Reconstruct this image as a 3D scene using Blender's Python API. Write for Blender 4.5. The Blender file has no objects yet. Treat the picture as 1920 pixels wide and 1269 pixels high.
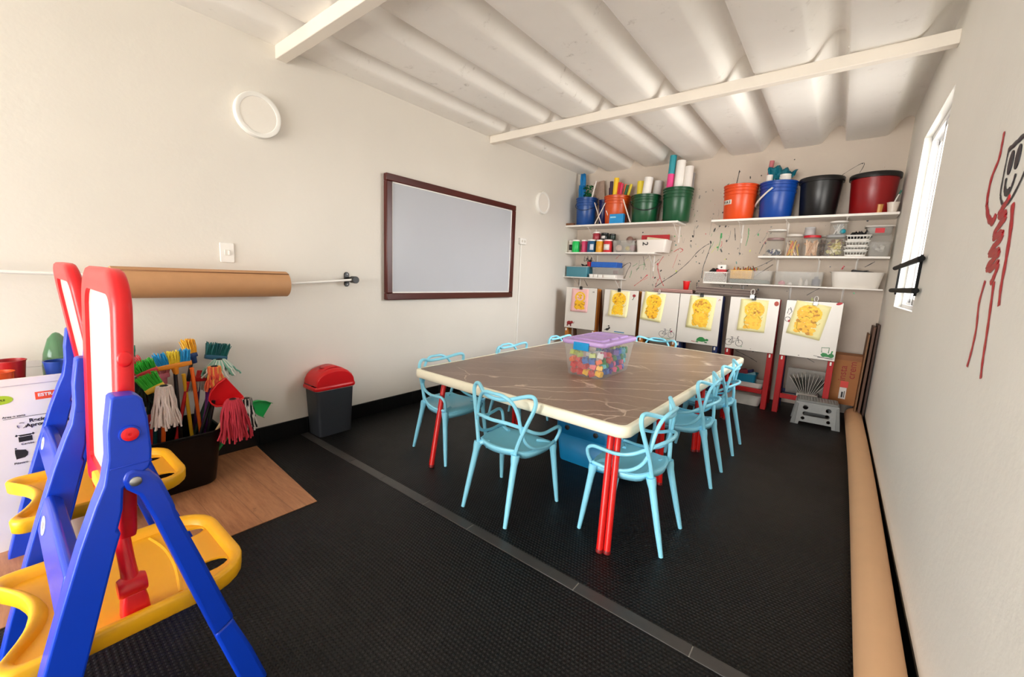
import bpy, bmesh, math, random
from math import pi, sin, cos, radians as R
from mathutils import Matrix, Vector, geometry, Euler

random.seed(11)
SC = bpy.context.scene
COL = SC.collection
V = Vector

# ------------------------------------------------------------------ materials
def lin(c):
    def f(u):
        u /= 255.0
        return u/12.92 if u <= 0.04045 else ((u+0.055)/1.055)**2.4
    return (f(c[0]), f(c[1]), f(c[2]), 1.0)

def new_mat(name):
    m = bpy.data.materials.new(name); m.use_nodes = True
    nt = m.node_tree; nt.nodes.clear()
    out = nt.nodes.new('ShaderNodeOutputMaterial')
    b = nt.nodes.new('ShaderNodeBsdfPrincipled')
    nt.links.new(b.outputs[0], out.inputs[0])
    return m, nt, b, out

def nd(nt, t, **kw):
    n = nt.nodes.new(t)
    for k, v in kw.items():
        setattr(n, k, v)
    return n

def tcoord(nt, scale=(1, 1, 1), rot=(0, 0, 0)):
    tc = nd(nt, 'ShaderNodeTexCoord'); mp = nd(nt, 'ShaderNodeMapping')
    mp.inputs['Scale'].default_value = scale; mp.inputs['Rotation'].default_value = rot
    nt.links.new(tc.outputs['Object'], mp.inputs[0])
    return mp.outputs[0]

def mixc(nt, fac, a, b, mode='MIX'):
    n = nd(nt, 'ShaderNodeMix', data_type='RGBA', blend_type=mode)
    for k, v in ((0, fac), (6, a), (7, b)):
        if hasattr(v, 'is_linked') or hasattr(v, 'links'):
            nt.links.new(v, n.inputs[k])
        else:
            n.inputs[k].default_value = v
    return n.outputs[2]

def mth(nt, op, a, b=None, c=None, clamp=False):
    n = nd(nt, 'ShaderNodeMath', operation=op); n.use_clamp = clamp
    for i, v in enumerate((a, b, c)):
        if v is None: continue
        if hasattr(v, 'links'): nt.links.new(v, n.inputs[i])
        else: n.inputs[i].default_value = v
    return n.outputs[0]

def mrange(nt, v, a, b, c=0.0, d=1.0):
    n = nd(nt, 'ShaderNodeMapRange'); nt.links.new(v, n.inputs[0])
    for i, x in enumerate((a, b, c, d)): n.inputs[i+1].default_value = x
    return n.outputs[0]

def noise(nt, vec, scale, detail=3, rough=.55, dist=0.0):
    n = nd(nt, 'ShaderNodeTexNoise'); nt.links.new(vec, n.inputs['Vector'])
    n.inputs['Scale'].default_value = scale; n.inputs['Detail'].default_value = detail
    n.inputs['Roughness'].default_value = rough; n.inputs['Distortion'].default_value = dist
    return n.outputs[0]

def bump(nt, b, h, strength=.2, dist=.01):
    n = nd(nt, 'ShaderNodeBump'); n.inputs['Strength'].default_value = strength
    n.inputs['Distance'].default_value = dist
    nt.links.new(h, n.inputs['Height']); nt.links.new(n.outputs[0], b.inputs['Normal'])

_cache = {}
def plain(col, rough=.45, metal=0.0, var=.06, scale=30, bumpy=0.0, spec=.5):
    key = (col, rough, metal, var, scale, bumpy, spec)
    if key in _cache: return _cache[key]
    m, nt, b, o = new_mat('surface_%d_%d_%d' % col)
    b.inputs['Roughness'].default_value = rough; b.inputs['Metallic'].default_value = metal
    b.inputs['Specular IOR Level'].default_value = spec
    c = lin(col)
    if var > 0:
        v = tcoord(nt); n = noise(nt, v, scale)
        d = tuple(x*(1-var) for x in c[:3])+(1,); u = tuple(min(1, x*(1+var)) for x in c[:3])+(1,)
        nt.links.new(mixc(nt, n, d, u), b.inputs['Base Color'])
        if bumpy: bump(nt, b, n, bumpy, .004)
    else:
        b.inputs['Base Color'].default_value = c
    _cache[key] = m
    return m

def clear_mat(name, col=(235, 240, 240), mix=.45, rough=.25):
    m, nt, b, o = new_mat(name)
    b.inputs['Base Color'].default_value = lin(col); b.inputs['Roughness'].default_value = rough
    t = nd(nt, 'ShaderNodeBsdfTransparent'); t.inputs[0].default_value = tuple(.9+.1*x for x in lin(col)[:3])+(1,)
    v = tcoord(nt); n = noise(nt, v, 25)
    s = nd(nt, 'ShaderNodeMixShader')
    nt.links.new(mrange(nt, n, 0, 1, mix-.08, mix+.08), s.inputs[0])
    nt.links.new(t.outputs[0], s.inputs[1]); nt.links.new(b.outputs[0], s.inputs[2])
    nt.links.new(s.outputs[0], o.inputs[0])
    return m

def wall_mat(name, col, var=.05, bumpy=.12):
    m, nt, b, o = new_mat(name)
    v = tcoord(nt); c = lin(col)
    n1 = noise(nt, v, 1.7, 4); n2 = noise(nt, v, 40, 3)
    a = mixc(nt, n1, tuple(x*(1-var) for x in c[:3])+(1,), tuple(min(1, x*(1+var)) for x in c[:3])+(1,))
    nt.links.new(a, b.inputs['Base Color']); b.inputs['Roughness'].default_value = .75
    b.inputs['Specular IOR Level'].default_value = .25
    bump(nt, b, mth(nt, 'ADD', mth(nt, 'MULTIPLY', n1, 1.5), mth(nt, 'MULTIPLY', n2, .25)), bumpy, .02)
    return m

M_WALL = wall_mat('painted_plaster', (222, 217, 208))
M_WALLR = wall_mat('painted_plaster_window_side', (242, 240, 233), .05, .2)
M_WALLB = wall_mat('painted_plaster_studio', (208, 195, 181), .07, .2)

def ceiling_mat():
    m, nt, b, o = new_mat('fibre_cement_roof')
    v = tcoord(nt); n1 = noise(nt, v, 2.2, 5, .6); n2 = noise(nt, v, 14, 6, .7)
    c = mixc(nt, n1, lin((234, 230, 223)), lin((248, 245, 240)))
    sp = mrange(nt, n2, .58, .72)
    n3 = noise(nt, v, 3.1, 2); sp2 = mth(nt, 'MULTIPLY', sp, mrange(nt, n3, .5, .68))
    c = mixc(nt, mth(nt, 'MULTIPLY', sp2, .55), c, lin((150, 140, 128)))
    nt.links.new(c, b.inputs['Base Color']); b.inputs['Roughness'].default_value = .5
    b.inputs['Specular IOR Level'].default_value = .3
    bump(nt, b, n2, .08, .01)
    return m
M_CEIL = ceiling_mat()

def floor_mat():
    m, nt, b, o = new_mat('studded_black_rubber')
    v = tcoord(nt)
    sx = nd(nt, 'ShaderNodeSeparateXYZ'); nt.links.new(v, sx.inputs[0])
    P = .0155
    u = mth(nt, 'DIVIDE', sx.outputs[0], P); w = mth(nt, 'DIVIDE', sx.outputs[1], P)
    row = mth(nt, 'FLOOR', w)
    u2 = mth(nt, 'ADD', u, mth(nt, 'MULTIPLY', mth(nt, 'MODULO', row, 2.0), .5))
    fu = mth(nt, 'SUBTRACT', mth(nt, 'FRACT', u2), .5); fw = mth(nt, 'SUBTRACT', mth(nt, 'FRACT', w), .5)
    d = mth(nt, 'SQRT', mth(nt, 'ADD', mth(nt, 'MULTIPLY', fu, fu), mth(nt, 'MULTIPLY', fw, fw)))
    dome = mrange(nt, d, .18, .40, 1.0, 0.0)
    n1 = noise(nt, v, 2.0, 4); n2 = noise(nt, v, 90, 3)
    c = mixc(nt, n1, lin((6, 6, 7)), lin((14, 13, 13)))
    c = mixc(nt, mth(nt, 'MULTIPLY', dome, .16), c, lin((60, 58, 56)))
    dust = mrange(nt, noise(nt, v, 1.1, 6, .7), .52, .75)
    c = mixc(nt, mth(nt, 'MULTIPLY', dust, .03), c, lin((150, 140, 130)))
    vo = nd(nt, 'ShaderNodeTexVoronoi'); nt.links.new(v, vo.inputs['Vector']); vo.inputs['Scale'].default_value = 3.2
    sep = nd(nt, 'ShaderNodeSeparateColor'); nt.links.new(vo.outputs['Color'], sep.inputs[0])
    thr = mrange(nt, sep.outputs[0], .55, 1.0, 0.0, .022)
    fl = mth(nt, 'LESS_THAN', vo.outputs['Distance'], thr)
    c = mixc(nt, mth(nt, 'MULTIPLY', fl, .8), c, lin((225, 222, 215)))
    nt.links.new(c, b.inputs['Base Color'])
    nt.links.new(mrange(nt, n1, .3, .7, .38, .5), b.inputs['Roughness'])
    b.inputs['Specular IOR Level'].default_value = .24
    bump(nt, b, mth(nt, 'ADD', dome, mth(nt, 'MULTIPLY', n2, .05)), .55, .004)
    return m
M_FLOOR = floor_mat()

def wood_mat(name, c1, c2, axis=0, scale=18, rough=.4):
    m, nt, b, o = new_mat(name)
    s = [1, 1, 1]; s[axis] = .08
    v = tcoord(nt, tuple(s)); n = noise(nt, v, scale, 5, .6, .6); n2 = noise(nt, v, scale*5, 3)
    f = mth(nt, 'ADD', mth(nt, 'MULTIPLY', n, .8), mth(nt, 'MULTIPLY', n2, .25))
    nt.links.new(mixc(nt, mrange(nt, f, .3, .8), lin(c1), lin(c2)), b.inputs['Base Color'])
    b.inputs['Roughness'].default_value = rough
    bump(nt, b, n, .05, .004)
    return m

def vinyl_mat():
    m, nt, b, o = new_mat('wood_look_vinyl')
    v = tcoord(nt); v2 = tcoord(nt, (.12, 1, 1))
    n = noise(nt, v2, 34, 6, .65, .5); n3 = noise(nt, v2, 150, 3)
    f = mth(nt, 'ADD', mth(nt, 'MULTIPLY', n, .8), mth(nt, 'MULTIPLY', n3, .25))
    c = mixc(nt, mrange(nt, f, .35, .75), lin((196, 140, 98)), lin((146, 92, 60)))
    sx = nd(nt, 'ShaderNodeSeparateXYZ'); nt.links.new(v, sx.inputs[0])
    fr = mth(nt, 'FRACT', mth(nt, 'DIVIDE', sx.outputs[1], .145))
    c = mixc(nt, mth(nt, 'MULTIPLY', mth(nt, 'LESS_THAN', fr, .015), .6), c, lin((100, 62, 40)))
    st = mrange(nt, noise(nt, tcoord(nt, (1, .5, 1), (0, 0, .5)), 9, 6, .75, .8), .6, .68)
    st = mth(nt, 'MULTIPLY', st, mrange(nt, noise(nt, v, 2.3, 2), .48, .6))
    c = mixc(nt, mth(nt, 'MULTIPLY', st, .55), c, lin((82, 46, 28)))
    nt.links.new(c, b.inputs['Base Color']); b.inputs['Roughness'].default_value = .42
    return m

def laminate_mat():
    m, nt, b, o = new_mat('stone_look_laminate')
    v = tcoord(nt, (1, 1, 1), (0, 0, -.62))
    n1 = noise(nt, v, 3, 5); n2 = noise(nt, v, 60, 4, .7)
    c = mixc(nt, n1, lin((136, 113, 97)), lin((160, 136, 119)))
    c = mixc(nt, mrange(nt, n2, .35, .75, 0, .35), c, lin((120, 102, 90)))
    dn = nd(nt, 'ShaderNodeTexNoise'); nt.links.new(v, dn.inputs['Vector']); dn.inputs['Scale'].default_value = 2.2; dn.inputs['Detail'].default_value = 5
    off = nd(nt, 'ShaderNodeVectorMath', operation='SCALE'); nt.links.new(dn.outputs['Color'], off.inputs[0]); off.inputs['Scale'].default_value = .16
    ad = nd(nt, 'ShaderNodeVectorMath', operation='ADD'); nt.links.new(v, ad.inputs[0]); nt.links.new(off.outputs[0], ad.inputs[1])
    def veins(scale, sq, w, thr, rz=0.0):
        mp = nd(nt, 'ShaderNodeMapping'); mp.inputs['Scale'].default_value = (sq, 1, 1); mp.inputs['Rotation'].default_value = (0, 0, rz)
        nt.links.new(ad.outputs[0], mp.inputs[0])
        vo = nd(nt, 'ShaderNodeTexVoronoi', feature='DISTANCE_TO_EDGE'); nt.links.new(mp.outputs[0], vo.inputs['Vector'])
        vo.inputs['Scale'].default_value = scale
        l = mrange(nt, vo.outputs['Distance'], 0, w, 1, 0)
        k = mrange(nt, noise(nt, mp.outputs[0], scale*.9, 2), thr, thr+.12)
        return mth(nt, 'MULTIPLY', l, k)
    a = veins(4.2, .10, .018, .36); d = veins(3.4, .5, .010, .50, .9)
    vv = mth(nt, 'MAXIMUM', a, d)
    c = mixc(nt, mth(nt, 'MULTIPLY', vv, .75), c, lin((226, 206, 186)))
    nt.links.new(c, b.inputs['Base Color']); b.inputs['Roughness'].default_value = .38
    return m

M_BEAM = plain((232, 224, 212), .55, 0, .04, 6, .05)
M_BLACKTILE = plain((16, 16, 16), .28, 0, .3, 5)
M_WHITEP = plain((236, 234, 228), .35, 0, .03, 10)
M_SHELF = plain((236, 231, 224), .4, 0, .03, 8)
M_STEEL = plain((170, 170, 170), .35, .9, .05, 60)
M_BLACK = plain((14, 14, 15), .4, 0, .2, 20)
M_BLUECH = plain((146, 224, 250), .34, 0, .04, 8)
M_RED = plain((214, 22, 24), .32, 0, .05, 12)
M_CLEAR = clear_mat('clear_plastic', (238, 242, 242), .12, .12)
M_FROST = clear_mat('frosted_plastic', (214, 212, 206), .24, .3)
M_JAR = clear_mat('clear_jar', (220, 218, 210), .17, .1)
M_KRAFT = plain((190, 142, 98), .6, 0, .08, 16, .05)

# ------------------------------------------------------------------ mesh builder
class MB:
    def __init__(s):
        s.v = []; s.f = []; s.m = []
    def add(s, vs, fs, mi=0):
        o = len(s.v); s.v += [tuple(x) for x in vs]
        for f in fs:
            s.f.append([i+o for i in f]); s.m.append(mi)
        return s
    def box(s, x0, x1, y0, y1, z0, z1, mi=0, M=None):
        vs = [V((x, y, z)) for z in (z0, z1) for y in (y0, y1) for x in (x0, x1)]
        if M: vs = [M @ p for p in vs]
        return s.add(vs, [(0, 2, 3, 1), (4, 5, 7, 6), (0, 1, 5, 4), (2, 6, 7, 3), (0, 4, 6, 2), (1, 3, 7, 5)], mi)
    def loft(s, rings, cap=(True, True), mi=0, closed=False):
        n = len(rings[0]); vs = [p for r in rings for p in r]; fs = []
        K = len(rings)
        for k in range(K if closed else K-1):
            a = k*n; b = ((k+1) % K)*n
            for i in range(n):
                j = (i+1) % n
                fs.append((a+i, a+j, b+j, b+i))
        if not closed:
            if cap[0]: fs.append(tuple(range(n-1, -1, -1)))
            if cap[1]: fs.append(tuple((K-1)*n+i for i in range(n)))
        return s.add(vs, fs, mi)
    def lathe(s, prof, n=24, M=None, mi=0, cap=(True, True)):
        rings = []
        for r, z in prof:
            ring = [V((r*cos(2*pi*i/n), r*sin(2*pi*i/n), z)) for i in range(n)]
            rings.append([M @ p for p in ring] if M else ring)
        return s.loft(rings, cap, mi)
    def cyl(s, a, b, r, r2=None, n=12, mi=0):
        return s.tube([a, b], [r, r if r2 is None else r2], n, mi=mi)
    def tube(s, pts, r, n=8, closed=False, mi=0, cap=True, flat=1.0, up=None):
        pts = [V(p) for p in pts]; K = len(pts)
        if not hasattr(r, '__len__'): r = [r]*K
        T = []
        for i in range(K):
            a = pts[i-1] if (i > 0 or closed) else pts[i]
            b = pts[(i+1) % K] if (i < K-1 or closed) else pts[i]
            d = (b-a); T.append(d.normalized() if d.length > 1e-9 else V((0, 0, 1)))
        nrm = V(up) if up else (V((0, 0, 1)) if abs(T[0].z) < .9 else V((1, 0, 0)))
        rings = []
        for i in range(K):
            if up: nrm = V(up)
            nrm = nrm - T[i]*nrm.dot(T[i])
            if nrm.length < 1e-6: nrm = T[i].orthogonal()
            nrm.normalize(); bn = T[i].cross(nrm)
            rings.append([pts[i]+nrm*(r[i]*cos(2*pi*k/n))+bn*(r[i]*flat*sin(2*pi*k/n)) for k in range(n)])
        return s.loft(rings, (cap, cap), mi, closed)
    def prism(s, pts, d0, d1, M=None, mi=0, holes=()):
        """pts: 2-D outline (u,v); extruded along local z from d0 to d1"""
        loops = [[V((p[0], p[1], 0)) for p in L] for L in [pts]+list(holes)]
        flat = [p for L in loops for p in L]; n = len(flat)
        tri = geometry.tessellate_polygon(loops)
        vs = [V((p.x, p.y, d0)) for p in flat]+[V((p.x, p.y, d1)) for p in flat]
        if M: vs = [M @ p for p in vs]
        fs = []
        if not holes:
            fs += [tuple(range(n-1, -1, -1)), tuple(range(n, 2*n))]
        else:
            for t in tri:
                fs.append((t[0], t[1], t[2])); fs.append((t[0]+n, t[1]+n, t[2]+n))
        o = 0
        for L in loops:
            k = len(L)
            for i in range(k):
                j = (i+1) % k
                fs.append((o+i, o+j, o+j+n, o+i+n))
            o += k
        return s.add(vs, fs, mi)
    def grid(s, rows, mi=0):
        n = len(rows[0]); fs = []
        for a in range(len(rows)-1):
            for b in range(n-1):
                fs.append((a*n+b, a*n+b+1, (a+1)*n+b+1, (a+1)*n+b))
        return s.add([p for r in rows for p in r], fs, mi)
    def build(s, name, mats, parent=None, loc=None, bevel=0, seg=2, angle=40, solid=0, sub=0, fix=True):
        me = bpy.data.meshes.new(name)
        me.from_pydata(s.v, [], s.f); me.validate()
        if not isinstance(mats, (list, tuple)): mats = [mats]
        for m in mats: me.materials.append(m)
        if len(me.polygons) == len(s.m):
            me.polygons.foreach_set('material_index', s.m)
        if fix:
            bm = bmesh.new(); bm.from_mesh(me); bmesh.ops.recalc_face_normals(bm, faces=bm.faces); bm.to_mesh(me); bm.free()
        me.polygons.foreach_set('use_smooth', [True]*len(me.polygons))
        me.set_sharp_from_angle(angle=R(angle))
        o = bpy.data.objects.new(name, me); COL.objects.link(o)
        if parent: o.parent = parent
        if loc: o.location = loc
        if solid:
            q = o.modifiers.new('thickness', 'SOLIDIFY'); q.thickness = solid; q.offset = 0
        if bevel:
            q = o.modifiers.new('soft_edges', 'BEVEL'); q.width = bevel; q.segments = seg; q.limit_method = 'ANGLE'; q.angle_limit = R(35)
        if sub:
            q = o.modifiers.new('smooth', 'SUBSURF'); q.levels = sub; q.render_levels = sub
        return o

def tag(o, label=None, cat=None, group=None, kind=None):
    if label: o['label'] = label
    if cat: o['category'] = cat
    if group: o['group'] = group
    if kind: o['kind'] = kind
    return o

def thing(name, label, cat, loc=(0, 0, 0), rz=0, group=None):
    o = bpy.data.objects.new(name, None); COL.objects.link(o)
    o.location = loc; o.rotation_euler = (0, 0, rz); o.empty_display_size = .05
    return tag(o, label, cat, group)

def struct(name, mb, m, **kw):
    return tag(mb.build(name, m, **kw), kind='structure')

def copy_tree(o, parent=None):
    c = o.copy(); COL.objects.link(c)
    if parent: c.parent = parent
    for ch in list(o.children): copy_tree(ch, c)
    return c

def rrect(w, h, r, n=5, cx=0, cy=0):
    pts = []
    for qx, qy, a in ((1, 1, 0), (-1, 1, 90), (-1, -1, 180), (1, -1, 270)):
        for k in range(n+1):
            t = R(a+90*k/n)
            pts.append((cx+qx*(w/2-r)+r*cos(t), cy+qy*(h/2-r)+r*sin(t)))
    return pts

def circ(r, n=16, cx=0, cy=0, ry=None, rot=0):
    ry = r if ry is None else ry
    out = []
    for i in range(n):
        a = 2*pi*i/n; x = r*cos(a); y = ry*sin(a)
        out.append((cx+x*cos(rot)-y*sin(rot), cy+x*sin(rot)+y*cos(rot)))
    return out

def spl(pts, k=5, closed=False):
    pts = [V(p) for p in pts]; n = len(pts); out = []
    rng = range(n if closed else n-1)
    for i in rng:
        if closed: p = [pts[(i+j-1) % n] for j in range(4)]
        else: p = [pts[max(0, i-1)], pts[i], pts[i+1], pts[min(n-1, i+2)]]
        for j in range(k):
            t = j/k
            out.append(.5*((2*p[1])+(p[2]-p[0])*t+(2*p[0]-5*p[1]+4*p[2]-p[3])*t*t+(3*p[1]-p[0]-3*p[2]+p[3])*t**3))
    if not closed: out.append(pts[-1])
    return out

def axes(o, x, y, z):
    m = Matrix((V(x), V(y), V(z))).transposed().to_4x4(); m.translation = V(o); return m
def TR(x, y, z): return Matrix.Translation((x, y, z))

def lettering(name, txt, size, m, parent, M, ext=.0006, align='LEFT', bold=0.0):
    cu = bpy.data.curves.new(name, 'FONT'); cu.body = txt; cu.size = size; cu.extrude = ext; cu.align_x = align; cu.offset = bold
    t = bpy.data.objects.new(name+'_src', cu); COL.objects.link(t)
    dg = bpy.context.evaluated_depsgraph_get(); dg.update()
    me = bpy.data.meshes.new_from_object(t.evaluated_get(dg))
    bpy.data.objects.remove(t); bpy.data.curves.remove(cu)
    me.materials.clear(); me.materials.append(m); me.transform(M)
    o = bpy.data.objects.new(name, me); COL.objects.link(o)
    if parent: o.parent = parent
    return o
# ------------------------------------------------------------------ room
XL, XR, YB, YF, ZT = -3.048, .345, 5.33, -4.2, 2.95
WT = .2
mb = MB(); mb.box(XL-WT, XR+WT, YF-.1, YB+WT, -.1, 0)
struct('floor', mb, M_FLOOR)
mb = MB(); mb.box(XL-WT, XL, YF, YB+WT, 0, ZT)
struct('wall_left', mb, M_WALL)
# right wall round the window opening
WY0, WY1, WZ0, WZ1 = 3.25, 4.25, 1.13, 2.345
mb = MB()
mb.box(XR, XR+WT, YF, WY0, .09, ZT); mb.box(XR, XR+WT, WY1, YB+WT, .09, ZT)
mb.box(XR, XR+WT, WY0, WY1, .09, WZ0); mb.box(XR, XR+WT, WY0, WY1, WZ1, ZT)
mb.box(XR+.012, XR+WT, YF, YB+WT, 0, .09)
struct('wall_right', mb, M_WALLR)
mb = MB(); mb.box(XR-.002, XR+.014, YF, YB, 0, .082)
struct('baseboard_right', mb, M_BLACKTILE, bevel=.003)
mb = MB(); y = YF
while y < YB-.02:
    mb.box(XL, XL+.012, y+.0015, min(y+.33, YB-.01)-.0015, 0, .122); y += .33
mb.box(XL, XL+.006, YF, YB, 0, .122)
struct('baseboard_left', mb, M_BLACKTILE, bevel=.002)
# wall in front of the camera's back: wide open entrance
mb = MB()
mb.box(XL-WT, XL+.25, YF-WT, YF, 0, ZT); mb.box(XR-.15, XR+WT, YF-WT, YF, 0, ZT); mb.box(XL+.25, XR-.15, YF-WT, YF, 2.15, ZT)
struct('wall_front', mb, M_WALL)

# back wall with flung paint
PAINT = {'k': (22, 24, 22), 'r': (196, 40, 48), 'g': (20, 150, 70), 'y': (206, 214, 90), 'gr': (150, 146, 136), 'p': (228, 80, 100), 't': (40, 120, 110)}
PK = list(PAINT)
SPL = [
('k',.007,[(-1.856,1.179),(-1.748,1.264),(-1.611,1.368),(-1.477,1.502),(-1.373,1.638),(-1.253,1.719),(-1.272,1.584),(-1.302,1.451),(-1.307,1.316)]),
('r',.008,[(-1.786,1.568),(-1.829,1.497),(-1.846,1.425),(-1.802,1.297),(-1.749,1.199)]),
('r',.006,[(-1.856,1.179),(-1.834,1.253),(-1.809,1.297)]),
('k',.005,[(-2.049,1.566),(-2.027,1.494),(-2.007,1.436)]),
('k',.006,[(-2.370,1.375),(-2.288,1.452),(-2.227,1.483),(-2.209,1.454),(-2.249,1.371),(-2.286,1.249)]),
('k',.004,[(-1.906,1.467),(-1.839,1.532)]),
('r',.006,[(-2.137,1.180),(-2.050,1.251),(-1.967,1.335)]),
('r',.007,[(-1.665,1.624),(-1.601,1.665),(-1.558,1.645),(-1.589,1.617)]),
('r',.003,[(-1.659,1.429),(-1.614,1.597)]),
('g',.004,[(-2.123,1.374),(-2.084,1.449),(-2.010,1.465)]),
('g',.020,[(-1.146,1.837),(-1.146,1.779)]),
('g',.005,[(-1.146,1.779),(-1.156,1.702),(-1.167,1.637)]),
('g',.020,[(-1.175,1.683),(-1.168,1.670)]),
('y',.004,[(-1.232,1.611),(-1.169,1.715)]),
('k',.004,[(-1.451,1.879),(-1.446,1.812)]),
('gr',.004,[(-1.273,1.821),(-1.263,2.015)]),
('gr',.004,[(-1.443,1.931),(-1.459,1.839)]),
('gr',.003,[(-1.610,1.884),(-1.567,1.733),(-1.553,1.787)]),
('gr',.004,[(-1.923,1.264),(-1.943,1.553)]),
('gr',.006,[(-1.905,1.380),(-1.889,1.294)]),
('k',.007,[(-1.050,2.377),(-1.036,2.519)]),
('k',.015,[(-1.037,2.506),(-1.033,2.497)]),
('k',.004,[(-.129,2.357),(-.057,2.412),(.028,2.463),(.040,2.440),(.017,2.375)]),
('k',.012,[(.024,2.461),(.029,2.456)]),
('k',.012,[(-.534,2.570),(-.529,2.563)]),
('k',.012,[(-.819,2.443),(-.813,2.434)]),
('k',.007,[(-1.014,1.889),(-.992,1.753)]),
('g',.007,[(-.873,1.884),(-.868,1.791),(-.880,1.691)]),
('gr',.005,[(-.939,1.886),(-.935,1.576)]),
('k',.006,[(-.710,1.709),(-.739,1.604)]),
('r',.004,[(-.686,1.748),(-.715,1.696)]),
('k',.006,[(-.802,1.429),(-.701,1.478),(-.604,1.539)]),
('k',.012,[(-.657,1.499),(-.650,1.501)]),
('k',.007,[(.173,1.477),(.242,1.531)]),
('k',.005,[(-.254,1.177),(-.151,1.259)]),
('r',.014,[(.013,1.486),(-.002,1.449)]),
('k',.006,[(.109,1.434),(.209,1.443)]),
('k',.010,[(-2.968,1.233),(-2.967,1.143)]),
('k',.008,[(-2.883,1.231),(-2.826,1.145)]),
('k',.008,[(-2.903,1.560),(-2.903,1.492),(-2.861,1.521)]),
('p',.012,[(-1.986,1.326),(-1.967,1.318)]),
('p',.012,[(-1.898,1.307),(-1.888,1.294)]),
('k',.008,[(-1.353,1.260),(-1.352,1.193)]),
('k',.012,[(-1.359,1.253),(-1.350,1.247)]),
('k',.006,[(-.85,.50),(-.70,.44),(-.62,.40)]),('k',.005,[(-.28,.56),(-.18,.52),(-.1,.48)]),
]
rnd = random.Random(5)
mb = MB(); mb.box(XL-WT, XR+WT, YB, YB+WT, 0, ZT)
def blot(x, z, r, mi, el=1.0, rot=0.0):
    pts = []
    for i in range(9):
        a = 2*pi*i/9; q = r*(.75+.5*rnd.random())
        u = q*cos(a)*el; w = q*sin(a)
        pts.append(V((x+u*cos(rot)-w*sin(rot), YB-.0012, z+u*sin(rot)+w*cos(rot))))
    mb.add(pts, [tuple(range(9))], mi)
def stroke(pts, w, mi):
    P = [V((a, YB-.0015, b)) for a, b in pts]
    P = spl(P, 5)
    mb.tube(P, [w*.5*(.6+.8*rnd.random()) for _ in P], 5, mi=mi, flat=.25, up=(1, 0, .3))
for c, w, p in SPL:
    stroke(p, w, 1+PK.index(c))
for _ in range(330):
    x = rnd.uniform(-1.9, -.6) if rnd.random() < .7 else rnd.uniform(-2.9, .2)
    z = rnd.uniform(1.2, 2.45) if rnd.random() < .8 else rnd.uniform(.5, 1.3)
    c = rnd.choice('kkkkkkrgyt') if rnd.random() < .75 else 'gr'
    blot(x, z, rnd.choice((.002, .003, .003, .004, .006, .009)), 1+PK.index(c), rnd.choice((1, 1, 1.6, 2.6)), rnd.uniform(.7, 2.2))
for _ in range(34):
    x = rnd.uniform(-2.5, -.65); z = rnd.uniform(1.25, 2.2); a = rnd.uniform(.5, 1.9); l = rnd.uniform(.03, .11)
    c = rnd.choice(('k', 'r', 'g', 'gr', 'gr', 't', 'p'))
    stroke([(x, z), (x+.5*l*cos(a)+.006, z+.5*l*sin(a)), (x+l*cos(a), z+l*sin(a))], rnd.uniform(.003, .006), 1+PK.index(c))
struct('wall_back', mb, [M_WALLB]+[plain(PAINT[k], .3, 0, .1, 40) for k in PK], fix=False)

# ribbed roof: wide flat pans with raised channels between them
def roof_profile(x0, x1):
    pts = []; k0 = -8
    for k in range(-8, 3):
        c = .027+.503*k
        for dx, dz in ((-.160, 0), (-.150, -.008), (-.10, -.011), (0, -.012), (.10, -.011), (.140, -.008), (.156, .0), (.172, .018), (.190, .046), (.210, .082), (.232, .112), (.256, .132), (.282, .140), (.306, .136), (.324, .118), (.334, .085), (.339, .045), (.3425, .012)):
            pts.append((c+dx, dz+.008))
    return [p for p in pts if x0 <= p[0] <= x1]
prof = roof_profile(XL-.12, XR+.15)
def roof_sheet(mb, y0, y1, lift0, lift1, z0):
    rows = []; N = 26
    for i in range(N+1):
        y = y0+(y1-y0)*i/N
        rows.append((y, 0))
    ends = []
    def up(t):  # rounded turned-up end
        return .045*(1-math.sqrt(max(0, 1-(1-t)**2)))
    ys = [y0+.05*t for t in (0, .1, .25, .45, .7, 1)]+[y0+.05+(y1-y0-.1)*i/10 for i in range(1, 10)]+[y1-.05*t for t in (1, .7, .45, .25, .1, 0)]
    for y in ys:
        e = 0
        if lift0 and y < y0+.05: e = up((y-y0)/.05)
        if lift1 and y > y1-.05: e = up((y1-y)/.05)
        ends.append([V((x, y, z0+.006*y+dz+(e if dz < .02 else e*.3))) for x, dz in prof])
    mb.grid(ends)
mb = MB()
roof_sheet(mb, YF-.2, 3.375, False, True, 2.642)
roof_sheet(mb, 3.36, YB+.1, False, False, 2.655)
c = struct('ceiling', mb, M_CEIL, angle=50, fix=False)
q = c.modifiers.new('thickness', 'SOLIDIFY'); q.thickness = .012; q.offset = 1
mb = MB(); mb.box(XL, XR, 3.385, 3.445, 2.598, 2.672)
struct('trim_1', mb, M_BEAM, bevel=.004)
mb = MB(); mb.box(XL, XR, 1.29, 1.36, 2.565, 2.647)
struct('trim_2', mb, M_BEAM, bevel=.004)
# grey divider strip of narrow tiles in the floor
mb = MB(); x = XL+.02; i = 0
for L in (.335, .335, .34, .40, .33, .60, .45, .45):
    x2 = min(x+L, XR-.02)
    if x2 > x+.02: mb.box(x+.002, x2-.002, 1.353, 1.408, -.004, .0035, 0)
    x += L
mb.box(XL+.02, XR-.02, 1.354, 1.407, -.004, .0015, 1)
struct('trim_3', mb, [plain((62, 60, 58), .35, 0, .2, 6), plain((150, 146, 140), .7)], bevel=.001)
# thin rail low on the left wall beside the recycling box
mb = MB(); mb.box(XL, XL+.012, -1.0, .22, .69, .712)
struct('trim_4', mb, M_WALL, bevel=.004)

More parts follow.
